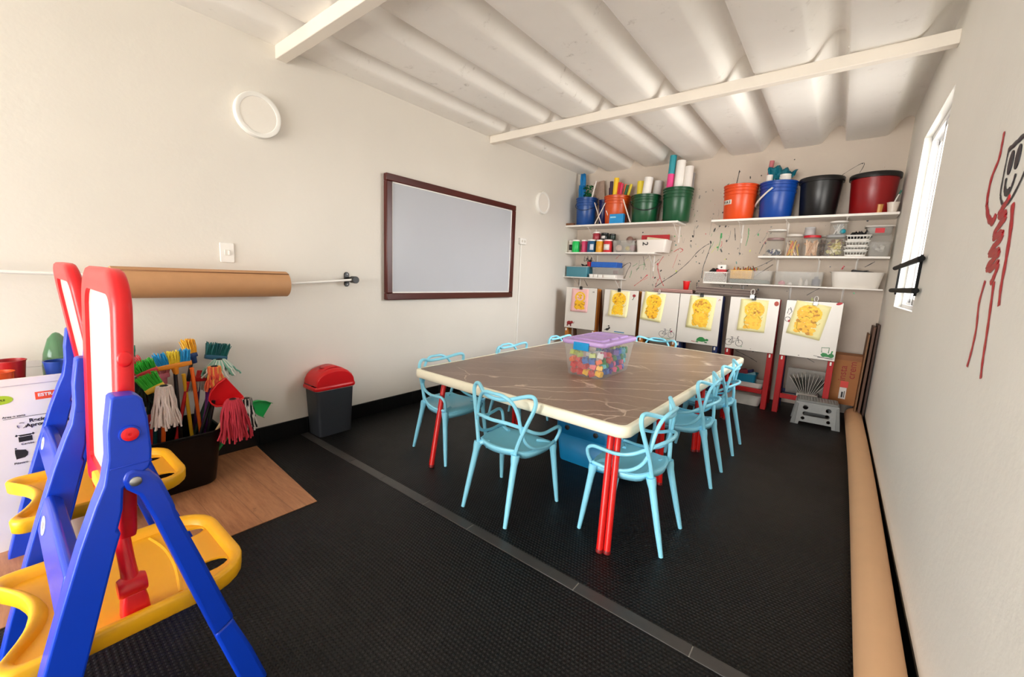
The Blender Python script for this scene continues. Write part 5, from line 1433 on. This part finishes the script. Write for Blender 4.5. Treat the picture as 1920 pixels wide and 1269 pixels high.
def openbox(name, lab, cat, x, y, z, w, d, h, m, taper=.9, r=.02, lip=.006, th=.004, loc_rz=0, group=None):
    t = thing(name, lab, cat, (x, y, z), loc_rz, group)
    k = taper
    mb = MB(); mb.loft([ring(w*k, d*k, r, 0), ring(w*k+.004, d*k+.004, r, .004), ring(w, d, r*1.1, h-.004), ring(w+lip*2, d+lip*2, r*1.2, h-.003), ring(w+lip*2, d+lip*2, r*1.2, h), ring(w-th, d-th, r, h), ring(w*k-th, d*k-th, r*.9, .006)], (True, True))
    mb.build('box_body', m, t, angle=50); return t
openbox('plastic_bin', 'clear plastic box of balls between the paint jars and the white bin', 'box', -2.215, 5.155, ZML, .30, .22, .148, M_FROST)
for lab, x, z, r, c in (('brown ball showing over the rim of the clear box', -2.17, ZML+.16, .045, (130, 96, 84)), ('cream ball inside the clear box', -2.31, ZML+.06, .04, (226, 190, 170)), ('yellow ball inside the clear box', -2.19, ZML+.055, .03, (226, 206, 90)), ('dull pink ball inside the clear box', -2.12, ZML+.06, .04, (200, 130, 150)), ('small brown ball at the right rim of the clear box', -2.10, ZML+.148, .025, (110, 80, 70))):
    mb = MB(); mb.lathe([(max(.0005, r*sin(pi*k/10)), -r*cos(pi*k/10)) for k in range(11)], 16); tag(mb.build('ball', plain(c, .5), loc=(x, 5.14, z)), lab, 'ball')
wb = openbox('plastic_bin', 'white bin marked with a turned figure on the middle left shelf', 'bin', -1.86, 5.155, ZML, .375, .24, .150, plain((228, 220, 212), .4, 0, .03, 10), .9, .03)
lettering('number', '2', .095, INK, wb, axes((-.095, -.1225, .125), (0, .08, -1), (1, 0, 0), (0, -1, -.08)), bold=.001)
packet('dark red tray sticking up out of the white bin', -1.865, 5.20, ZML+.05, .345, .03, .17, 0, 0, (176, 20, 30), 'tray', 'tray')
packet('pale printed card leaning in front of the red tray', -1.84, 5.165, ZML+.06, .26, .004, .12, 0, .12, (222, 206, 170), 'card', 'card')
# lowest left shelf
t = openbox('plastic_bin', 'teal plastic box at the left end of the lowest left shelf', 'box', -2.86, 5.16, ZLL, .33, .24, .135, plain((70, 132, 148), .45, 0, .06, 12), .97, .015)
mb = MB(); mb.loft([ring(.335, .245, .015, .132), ring(.345, .255, .018, .135), ring(.345, .255, .018, .145), ring(.33, .24, .015, .147)]); mb.build('rim', plain((168, 166, 160), .4), t)
cup('cup', 'small red cup of brushes behind the teal box', 'cup', -2.715, 5.14, ZLL+.148, .03, .038, .06, (196, 26, 40))
mb = MB(); rg = random.Random(9)
for k in range(12): mb.cyl((-2.715+rg.uniform(-.012, .012), 5.14+rg.uniform(-.012, .012), ZLL+.155), (-2.715+rg.uniform(-.05, .05), 5.14+rg.uniform(-.03, .03), ZLL+rg.uniform(.23, .29)), .004, n=5)
o = mb.build('brush_bunch', plain((28, 24, 24), .6)); tag(o, 'dark brushes standing in the small red cup', 'brushes', kind='stuff')
mb = MB()
for k in range(10): mb.tube([(-2.83+.03*k*.5+rg.uniform(-.02, .02), 5.15, ZLL+.149), (-2.83+.03*k*.5, 5.13+rg.uniform(-.02, .02), ZLL+rg.uniform(.16, .185)), (-2.81+.03*k*.5, 5.15, ZLL+.149)], .007, 5)
o = mb.build('wire_heap', plain((28, 26, 26), .5)); tag(o, 'black tangle lying on top of the teal box', 'wires', kind='stuff')
t = thing('sorting_tray', 'clear tray with pale compartments on the lowest left shelf', 'tray', (-2.465, 5.16, ZLL))
mb = MB(); mb.loft([ring(.39, .22, .015, 0), ring(.40, .23, .015, .035), ring(.41, .24, .015, .038), ring(.41, .24, .015, .045), ring(.39, .22, .012, .043), ring(.385, .215, .012, .006)]); mb.build('tray_body', plain((214, 206, 200), .35), t)
for k in range(4):
    mb = MB(); mb.loft([ring(.05 if k < 3 else .15, .02, .008, .004), ring(.055 if k < 3 else .16, .022, .009, .040)]); mb.build('compartment', M_WHITEP, t, loc=((-.165, -.10, -.035, .1)[k], -.118, 0))
openbox('plastic_bin', 'clear box resting on the sorting tray', 'box', -2.455, 5.17, ZLL+.046, .37, .20, .09, M_FROST, .95, .012)
packet('bright blue flat tray on top of the clear box, lowest left shelf', -2.475, 5.16, ZLL+.1365, .37, .18, .07, 0, .01, (20, 92, 186), 'blue_tray', 'tray')
packet('small maroon box showing inside the clear box on the lowest left shelf', -2.33, 5.15, ZLL+.055, .06, .06, .05, .2, 0, (110, 50, 60), 'small_box', 'box')

# right side, top shelf
mb = MB(); rg = random.Random(31)
for k in range(3):
    rows = []; cx = -.645+.035*k; yy = 5.09+.02*k; tilt = (-.25, .05, .45)[k]
    for q in range(8):
        v = q/7; hw = (.03+.035*v)*(1.0 if q < 7 else .75); z = 2.26+.19*v*(1-.12*k)
        rows.append([V((cx+tilt*.12*v*v+hw*(u/3-1)+rg.uniform(-.004, .004), yy+rg.uniform(-.012, .012)+.012*math.sin(u*2.2+q), z+(.02*abs(u/3-1) if q > 5 else 0)+rg.uniform(-.004, .004))) for u in range(7)])
    mb.grid(rows)
o = mb.build('plastic_bag', plain((10, 104, 122), .28, 0, .25, 14), angle=35, solid=.002, fix=False); tag(o, 'crumpled teal plastic bag poking out of the blue bucket with the white handle', 'plastic bag')
roll('pink and red thin roll standing in the blue bucket with the white handle', -.735, 5.17, 2.10, 2.54, .022, (196, 110, 116), (.06, 0))
roll('short white roll in the blue bucket with the white handle', -.695, 5.07, 2.08, 2.375, .03, (232, 226, 220), (-.02, 0))
t = jar('lidded_pot', 'white lidded pot on top of the blue bucket contents', -.565, 5.10, 2.285, .052, .075, (230, 226, 222), (236, 232, 228), .014)
packet('pink cloth beside the white pot in the blue bucket', -.54, 5.13, 2.27, .13, .08, .05, .2, .1, (206, 90, 120), 'cloth', 'cloth')
cup('wooden_cup', 'small tan wooden cup before the dark red bucket', 'cup', .192, 5.0+.022, ZUR, .024, .029, .072, (206, 150, 80))
cup('cup', 'white cup holding a toothbrush at the right end of the top right shelf', 'cup', .283, 5.025, ZUR, .030, .042, .085, (226, 216, 204))
t = thing('toothbrush', 'green and white toothbrush standing in the white cup', 'toothbrush', (.285, 5.028, ZUR+.008))
mb = MB(); mb.tube([(-.012, 0, 0), (.0, -.004, .07), (.018, -.006, .125), (.030, -.006, .16)], [.005, .006, .005, .0035], 7); mb.build('handle', M_WHITEP, t)
mb = MB(); mb.tube([(.026, -.006, .145), (.036, -.006, .178)], .0065, 6); mb.build('brush_head', plain((30, 110, 90), .5), t)
# right side, middle shelf
def filler(lab, x, y, z, r, h, cols, name, seed, thick=.006, cat='craft sticks'):
    rg = random.Random(seed); mb = MB(); mats = [plain(c, .6, 0, .15, 40) for c in cols]
    for k in range(30):
        a = rg.uniform(0, 6.28); q = r*.85*math.sqrt(rg.random()); b = rg.uniform(0, 6.28); q2 = r*.85*math.sqrt(rg.random())
        mb.cyl((x+q*cos(a), y+q*sin(a), z+.008), (x+q2*cos(b), y+q2*sin(b), z+h*rg.uniform(.7, 1)), thick, n=5, mi=k % len(mats))
    tag(mb.build(name, mats), lab, cat, kind='stuff')
def lumps(lab, x, y, z, r, h, cols, name, seed, s=.014, cat='craft pieces', n=40):
    rg = random.Random(seed); mb = MB(); mats = [plain(c, .6, 0, .15, 40) for c in cols]
    for k in range(n):
        a = rg.uniform(0, 6.28); q = (r-s)*math.sqrt(rg.random()); zz = z+.006+s+(h-2*s)*rg.random()
        A = TR(x+q*cos(a), y+q*sin(a), zz) @ Euler((rg.uniform(0, 3), rg.uniform(0, 3), 0)).to_matrix().to_4x4()
        mb.box(-s, s, -s*.8, s*.8, -s*.6, s*.6, k % len(mats), A)
    tag(mb.build(name, mats), lab, cat, kind='stuff')
YJ = 5.12
jar('jar', 'clear jar with dull mauve lid, front left on the middle right shelf', -.578, YJ, ZMR, .080, .165, M_JAR, (150, 120, 118), .02, True)
lumps('navy and white pieces at the bottom of the mauve-lidded jar', -.578, YJ, ZMR, .07, .07, [(30, 40, 110), (220, 214, 204), (40, 60, 90)], 'jar_contents', 1, .013)
jar('jar', 'clear tub with white lid stacked on the mauve-lidded jar', -.57, YJ, ZMR+.186, .078, .068, M_JAR, W_, .014, True, lidr=.084)
jar('jar', 'clear jar with white lid full of coloured pencils and brushes', -.416, YJ, ZMR, .076, .198, M_JAR, (214, 208, 200), .02, True)
filler('yellow and orange brushes and pencils in the white-lidded jar', -.416, YJ, ZMR, .066, .16, [(226, 190, 60), (230, 120, 50), (226, 210, 190), (120, 60, 40)], 'brush_bunch', 2, .006, 'brushes')
jar('jar', 'clear jar with red lid full of wooden sticks', -.268, YJ-.01, ZMR, .074, .182, M_JAR, (196, 22, 40), .02, True)
filler('pale wooden sticks in the red-lidded jar', -.268, YJ-.01, ZMR, .066, .165, [(226, 186, 150), (206, 160, 120), (236, 206, 176)], 'wooden_sticks', 3, .0075)
jar('jar', 'small grey tub standing on the red-lidded jar', -.296, YJ, ZMR+.203, .045, .07, (176, 172, 172), (186, 184, 184), .012)
jar('jar', 'clear jar behind, between the red-lidded and the yellow-filled jar', -.178, 5.24, ZMR, .055, .20, M_JAR, (170, 160, 152), .015, True)
lumps('dark brown pieces in the jar at the back', -.178, 5.24, ZMR, .05, .17, [(110, 80, 60), (80, 50, 44)], 'jar_contents', 6, .015)
t = thing('square_canister', 'clear square canister with grey lid holding yellow pieces', 'canister', (-.082, YJ, ZMR))
mb = MB(); mb.loft([ring(.148, .148, .025, 0), ring(.154, .154, .028, .01), ring(.150, .150, .028, .17), ring(.140, .140, .026, .180)], (True, False)); mb.build('canister_body', M_JAR, t)
mb = MB(); mb.loft([ring(.15, .15, .03, .178), ring(.152, .152, .03, .198), ring(.146, .146, .028, .202)]); mb.build('lid', plain((150, 150, 150), .4), t)
lumps('yellow and olive pieces in the grey-lidded canister', -.082, YJ, ZMR, .066, .16, [(206, 190, 110), (170, 160, 80), (226, 214, 170), (120, 80, 60)], 'jar_contents', 4, .016, n=60)
jar('jar', 'tall clear jar with white lid and white tools stacked on the square canister', -.075, YJ, ZMR+.203, .066, .115, M_JAR, W_, .014, True, lidr=.072)
filler('white and grey plastic tools in the top jar', -.075, YJ, ZMR+.203, .052, .105, [(232, 230, 226), (200, 200, 200)], 'plastic_tools', 5, .005, 'tools')
mb = MB(); mb.lathe([(max(.0005, .024*sin(pi*k/8)), -.024*cos(pi*k/8)) for k in range(9)], 14); tag(mb.build('ball', plain((20, 150, 170), .4), loc=(-.038, YJ-.035, ZMR+.235)), 'turquoise ball in the top jar on the square canister', 'ball')
def basket(lab, x, z, w, h, holes=True):
    t = thing('basket', lab, 'basket', (x, 5.13, z), 0, 'stack of white baskets')
    mb = MB(); k = .86; hw0, hw1, hd0, hd1 = w*k/2, w/2, .075, .09
    # four walls with slots, floor
    for nx, ny, L0, L1, d0, d1 in ((0, -1, hw0, hw1, hd0, hd1), (0, 1, hw0, hw1, hd0, hd1), (1, 0, hd0, hd1, hw0, hw1), (-1, 0, hd0, hd1, hw0, hw1)):
        tx = V((-ny, nx, 0)); nn = V((nx, ny, 0))
        def q(u, v): 
            return tx*(u*(L0+(L1-L0)*v))+nn*(d0+(d1-d0)*v)+V((0, 0, h*v))
        N = 7
        for a, b in ((0, .30), (.72, 1)):
            mb.grid([[q(-1+2*i/N, a) for i in range(N+1)], [q(-1+2*i/N, b) for i in range(N+1)]])
        for i in range(N+1):
            c = -1+2*i/N; e = .032
            mb.grid([[q(max(-1, c-e), .28), q(min(1, c+e), .28)], [q(max(-1, c-e), .74), q(min(1, c+e), .74)]])
    mb.box(-hw0, hw0, -hd0, hd0, 0, .003)
    mb.build('basket_wall', M_WHITEP, t, solid=.003)
    mb = MB(); 
    for sg in (0, 1):
        pass
    mb.loft([ring(w+.012, .192, .012, h-.006), ring(w+.016, .196, .013, h), ring(w-.006, .174, .01, h), ring(w-.006, .174, .01, h-.006)], closed=True); mb.build('rim', M_WHITEP, t)
    return t
basket('lowest of the white slotted baskets in the stack on the middle right shelf', .078, ZMR, .165, .055)
basket('second white slotted basket from the bottom of the stack', .078, ZMR+.0555, .172, .035)
basket('third white slotted basket from the bottom of the stack', .083, ZMR+.091, .172, .052)
basket('topmost white slotted basket of the stack', .085, ZMR+.1435, .172, .052)
mb = MB(); rg = random.Random(12)
for k in range(9):
    x = .03+.12*rg.random(); mb.tube([(x-.03, 5.13, ZMR+.165), (x, 5.12+rg.uniform(-.04, .04), ZMR+rg.uniform(.2, .245)), (x+.04, 5.14, ZMR+.18)], .011, 6)
o = mb.build('black_straps', plain((20, 18, 18), .6)); tag(o, 'heap of black straps on top of the white baskets', 'straps', kind='stuff')
t = openbox('clamshell_box', 'grey-clear clamshell box beside the white baskets', 'box', .243, 5.13, ZMR, .165, .18, .130, M_FROST, .84, .02)
mb = MB(); mb.loft([ring(.176, .192, .02, .131), ring(.172, .188, .02, .136), ring(.145, .16, .02, .195), ring(.13, .15, .02, .2)], (False, True)); mb.build('lid', M_FROST, t)
lumps('white pieces inside the clamshell box', .25, 5.12, ZMR+.01, .06, .1, [(226, 222, 216), (190, 186, 182)], 'box_contents', 7, .016, n=14)
t = openbox('food_tub', 'clear tub with white lid and red label lying on the clamshell box', 'tub', .225, 5.15, ZMR+.2005, .185, .16, .068, M_FROST, .9, .02)
mb = MB(); mb.loft([ring(.205, .178, .025, .066), ring(.21, .183, .025, .07), ring(.21, .183, .025, .078), ring(.20, .173, .022, .081)]); mb.build('lid', plain((206, 200, 192), .4), t)
mb = MB(); mb.box(-.03, .035, -.084, -.081, .012, .055); tag(mb.build('label', plain((206, 26, 40), .5), t), 'red label')
# right side, lowest shelf
t = thing('mesh_basket', 'white basket with diamond mesh front on the lowest right shelf', 'basket', (-1.098, 5.13, ZLR))
mb = MB()
rw, rh = .236, .112
for k in range(-6, 18):
    for sg in (1, -1):
        pts = []
        x0 = -rw/2+k*.0165
        a = V((x0 if sg > 0 else x0, -.085, .006)); b = V((x0+sg*.10, -.095, .106))
        # clip to the front
        def cl(p, q):
            lo, hi = -rw/2, rw/2
            d = q-p
            t0, t1 = 0.0, 1.0
            if abs(d.x) > 1e-9:
                ta, tb_ = (lo-p.x)/d.x, (hi-p.x)/d.x
                t0, t1 = max(t0, min(ta, tb_)), min(t1, max(ta, tb_))
            return (p+d*t0, p+d*t1) if t1 > t0+.02 else None
        c = cl(a, b)
        if c: mb.tube([c[0], c[1]], .0022, 4)
mb.build('mesh_front', M_WHITEP, t)
mb = MB(); mb.loft([ring(.236, .175, .012, .0), ring(.246, .19, .014, rh-.004), ring(.252, .196, .015, rh), ring(.252, .196, .015, rh+.006), ring(.236, .178, .012, rh+.005), ring(.232, .172, .012, .012)], (True, True)) if False else None
mb.loft([ring(.244, .19, .014, rh-.006), ring(.25, .196, .015, rh+.004), ring(.234, .18, .012, rh+.004), ring(.234, .18, .012, rh-.006)], closed=True); mb.box(-rw/2, rw/2, -.087, .087, 0, .005); mb.build('basket_rim', M_WHITEP, t)
mb = MB(); mb.box(-rw/2, -rw/2+.003, -.09, .09, .005, rh-.004); mb.box(rw/2-.003, rw/2, -.09, .09, .005, rh-.004); mb.box(-rw/2+.003, rw/2-.003, .085, .088, .005, rh-.004); mb.build('basket_side', M_WHITEP, t)
mb = MB(); mb.box(-.113, .113, -.072, .08, .007, rh-.02); mb.build('lining', plain((90, 60, 60), .7, 0, .3, 30), t)
packet('red box end showing above the mesh basket', -1.05, 5.10, ZLR+.1, .10, .05, .045, 0, 0, (190, 24, 34), 'small_box', 'box')
t = thing('white_cylinder', 'small white dispenser with dark hole above the mesh basket', 'dispenser', (-1.06, 5.16, ZLR+.1))
mb = MB(); mb.box(-.045, .045, -.035, .035, 0, .10); mb.build('casing', M_WHITEP, t, bevel=.006)
mb = MB(); mb.lathe([(.010, 0), (.010, .002)], 12, axes((0, -.0355, .07), (1, 0, 0), (0, 0, 1), (0, -1, 0))); mb.build('hole', M_BLACK, t)
mb = MB(); rg = random.Random(13)
for k in range(8): mb.tube([(-1.19+rg.uniform(0, .06), 5.10+rg.uniform(-.02, .05), ZLR+.1), (-1.15+rg.uniform(0, .07), 5.12, ZLR+rg.uniform(.135, .16))], .008, 5)
o = mb.build('black_clips', plain((26, 24, 24), .5)); tag(o, 'heap of black clips at the left of the mesh basket', 'clips', kind='stuff')
openbox('plastic_bin', 'long clear box holding a yellow bag on the lowest right shelf', 'box', -.768, 5.145, ZLR, .42, .22, .140, M_FROST, .96, .015)
packet('yellow bag showing through the long clear box', -.85, 5.14, ZLR+.05, .21, .14, .095, 0, 0, (255, 184, 10), 'yellow_bag', 'bag')
packet('dull green layer at the bottom of the long clear box with the yellow bag', -.768, 5.14, ZLR+.008, .36, .15, .035, 0, 0, (84, 110, 96), 'green_cloth', 'cloth')
mb = MB()
for k in range(26): 
    x = -.93+.0085*k+.0; mb.cyl((x, 5.16, ZLR+.13), (x+rg.uniform(-.02, .02), 5.14+rg.uniform(-.03, .03), ZLR+rg.uniform(.155, .19)), .004, n=5, mi=k % 4)
o = mb.build('pencil_heap', [plain(c, .5) for c in ((206, 60, 40), (236, 180, 50), (60, 110, 60), (110, 60, 50))]); tag(o, 'coloured pencils heaped over the yellow bag box', 'pencils', kind='stuff')
packet('bent grey metal bracket lying over the yellow bag box', -.64, 5.15, ZLR+.15, .18, .02, .008, 0, -.7, (120, 112, 104), 'metal_bracket', 'bracket')
openbox('plastic_bin', 'long clear box with small bottles inside, right of the two on the lowest right shelf', 'box', -.332, 5.145, ZLR, .405, .22, .140, M_FROST, .96, .015)
for lab, x, h, r, c in (('pink small bottle in the clear bottle box', -.47, .04, .03, (230, 130, 150)), ('white low pot in the clear bottle box', -.40, .03, .022, (236, 232, 228)), ('white dropper bottle, tallest in the clear bottle box', -.31, .075, .016, (236, 226, 216)), ('white bottle with dark cap in the clear bottle box', -.262, .06, .014, (228, 224, 220)), ('blue-grey bottle at the right end of the clear bottle box', -.185, .09, .035, (70, 76, 110))):
    mb = MB(); mb.lathe([(r, 0), (r, h*.7), (r*.5, h*.8), (r*.45, h), (.001, h)], 14); tag(mb.build('small_bottle', plain(c, .4), loc=(x, 5.10, ZLR+.0065)), lab, 'bottle')
openbox('wash_tub', 'white oblong tub at the right end of the lowest right shelf', 'tub', .117, 5.15, ZLR, .39, .235, .148, plain((230, 224, 216), .35, 0, .03, 8), .86, .05, .012)
packet('black cloth showing above the rim of the white oblong tub', .15, 5.17, ZLR+.10, .16, .08, .065, .1, .12, (22, 20, 20), 'black_cloth', 'cloth')

# paper stacks on top of the easels
def stack(lab, x0, x1, y0, y1, z, n, th, cols, seed, ry=0):
    rg = random.Random(seed); mats = [plain(c, .7, 0, .08, 20) for c in cols]
    mb = MB(); zz = 0; w = x1-x0
    for k in range(n):
        a = rg.uniform(-.012, .012); b = rg.uniform(-.01, .01)
        mb.box(-w/2+a, w/2+a*.5, (y0-y1)/2+b, (y1-y0)/2+b, zz, zz+th*.93, k % len(mats)); zz += th
    o = mb.build('paper_stack', mats, loc=((x0+x1)/2, (y0+y1)/2, z)); o.rotation_euler = (0, ry, 0)
    tag(o, lab, 'papers', kind='stuff')
stack('low stack of pinkish paper lying on the easel tops below the red cup', -1.70, -1.27, 4.835, 5.08, 1.1345, 7, .0055, [(178, 136, 128), (150, 112, 106), (196, 160, 150)], 2)
stack('thick stack of grey folded newspapers lying on the easel tops', -1.235, -.68, 4.84, 5.10, 1.140, 11, .0065, [(126, 108, 100), (96, 82, 78), (160, 142, 132), (110, 92, 86)], 3, .02)
t = thing('red_cup', 'small red plastic cup standing on the pinkish paper stack', 'cup', (-1.375, 4.97, 1.1735))
mb = MB(); mb.lathe([(.026, 0), (.028, .003), (.036, .088), (.040, .09), (.040, .098), (.034, .098), (.024, .005)], 22); mb.build('cup_body', M_RED, t)
# ------------------------------------------------------------------ camera
yaw, pit, rol = -.662243, -.152659, .043842
f = V((sin(yaw)*cos(pit), cos(yaw)*cos(pit), sin(pit))); r_ = V((cos(yaw), -sin(yaw), 0)); u_ = r_.cross(f)
r2 = r_*cos(rol)+u_*sin(rol); u2 = u_*cos(rol)-r_*sin(rol)
cam = bpy.data.cameras.new('camera'); co = bpy.data.objects.new('camera', cam); COL.objects.link(co)
M4 = Matrix((r2, u2, -f)).transposed().to_4x4(); M4.translation = V((0, 0, 1.25)); co.matrix_world = M4
cam.sensor_fit = 'HORIZONTAL'; cam.sensor_width = 36; cam.lens = 36*769.93/1920; cam.clip_start = .03; cam.clip_end = 200
SC.camera = co

# ------------------------------------------------------------------ daylight
w = bpy.data.worlds.new('daylight'); SC.world = w; w.use_nodes = True
nt = w.node_tree; nt.nodes.clear()
bg = nt.nodes.new('ShaderNodeBackground'); ou = nt.nodes.new('ShaderNodeOutputWorld'); nt.links.new(bg.outputs[0], ou.inputs[0])
tc = nt.nodes.new('ShaderNodeTexCoord'); sp = nt.nodes.new('ShaderNodeSeparateXYZ'); nt.links.new(tc.outputs['Generated'], sp.inputs[0])
mr = nt.nodes.new('ShaderNodeMapRange'); nt.links.new(sp.outputs[2], mr.inputs[0]); mr.inputs[1].default_value = -.25; mr.inputs[2].default_value = .25
mx = nt.nodes.new('ShaderNodeMix'); mx.data_type = 'RGBA'; nt.links.new(mr.outputs[0], mx.inputs[0]); mx.inputs[6].default_value = (1.0, .955, .89, 1); mx.inputs[7].default_value = (.985, .99, 1.0, 1)
nt.links.new(mx.outputs[2], bg.inputs[0])
# the sky is brighter on the sunny (+x) side
dt = nt.nodes.new('ShaderNodeVectorMath'); dt.operation = 'DOT_PRODUCT'; nt.links.new(tc.outputs['Generated'], dt.inputs[0]); dt.inputs[1].default_value = (.85, .53, .1)
m2 = nt.nodes.new('ShaderNodeMapRange'); nt.links.new(dt.outputs['Value'], m2.inputs[0]); m2.inputs[1].default_value = .3; m2.inputs[2].default_value = .8; m2.inputs[3].default_value = 5.4; m2.inputs[4].default_value = 11.0
# pale ground outside
gr = nt.nodes.new('ShaderNodeMapRange'); nt.links.new(sp.outputs[2], gr.inputs[0]); gr.inputs[1].default_value = -.06; gr.inputs[2].default_value = .06
ml = nt.nodes.new('ShaderNodeMix'); ml.data_type = 'FLOAT'; nt.links.new(gr.outputs[0], ml.inputs[0]); ml.inputs[2].default_value = 4.9; nt.links.new(m2.outputs[0], ml.inputs[3])
nt.links.new(ml.outputs[0], bg.inputs[1])
def portal(name, loc, rot, sx, sy):
    l = bpy.data.lights.new(name, 'AREA'); l.shape = 'RECTANGLE'; l.size = sx; l.size_y = sy; l.cycles.is_portal = True
    o = bpy.data.objects.new(name, l); COL.objects.link(o); o.location = loc; o.rotation_euler = rot
portal('entrance_daylight', ((XL+.25+XR-.15)/2, YF-.1, 1.075), (pi/2, 0, 0), (XR-.15)-(XL+.25), 2.15)
portal('window_daylight', (XR+.16, (WY0+WY1)/2, (WZ0+WZ1)/2), (0, pi/2, 0), WH, WW)
SC.cycles.max_bounces = 10; SC.cycles.diffuse_bounces = 7; SC.cycles.glossy_bounces = 4; SC.cycles.transmission_bounces = 6; SC.cycles.transparent_max_bounces = 16
SC.cycles.caustics_reflective = False; SC.cycles.caustics_refractive = False
SC.cycles.sample_clamp_indirect = 8
SC.view_settings.view_transform = 'Standard'; SC.view_settings.look = 'None'; SC.view_settings.exposure = 1.82; SC.view_settings.gamma = 1.0; SC.view_settings.use_curve_mapping = False
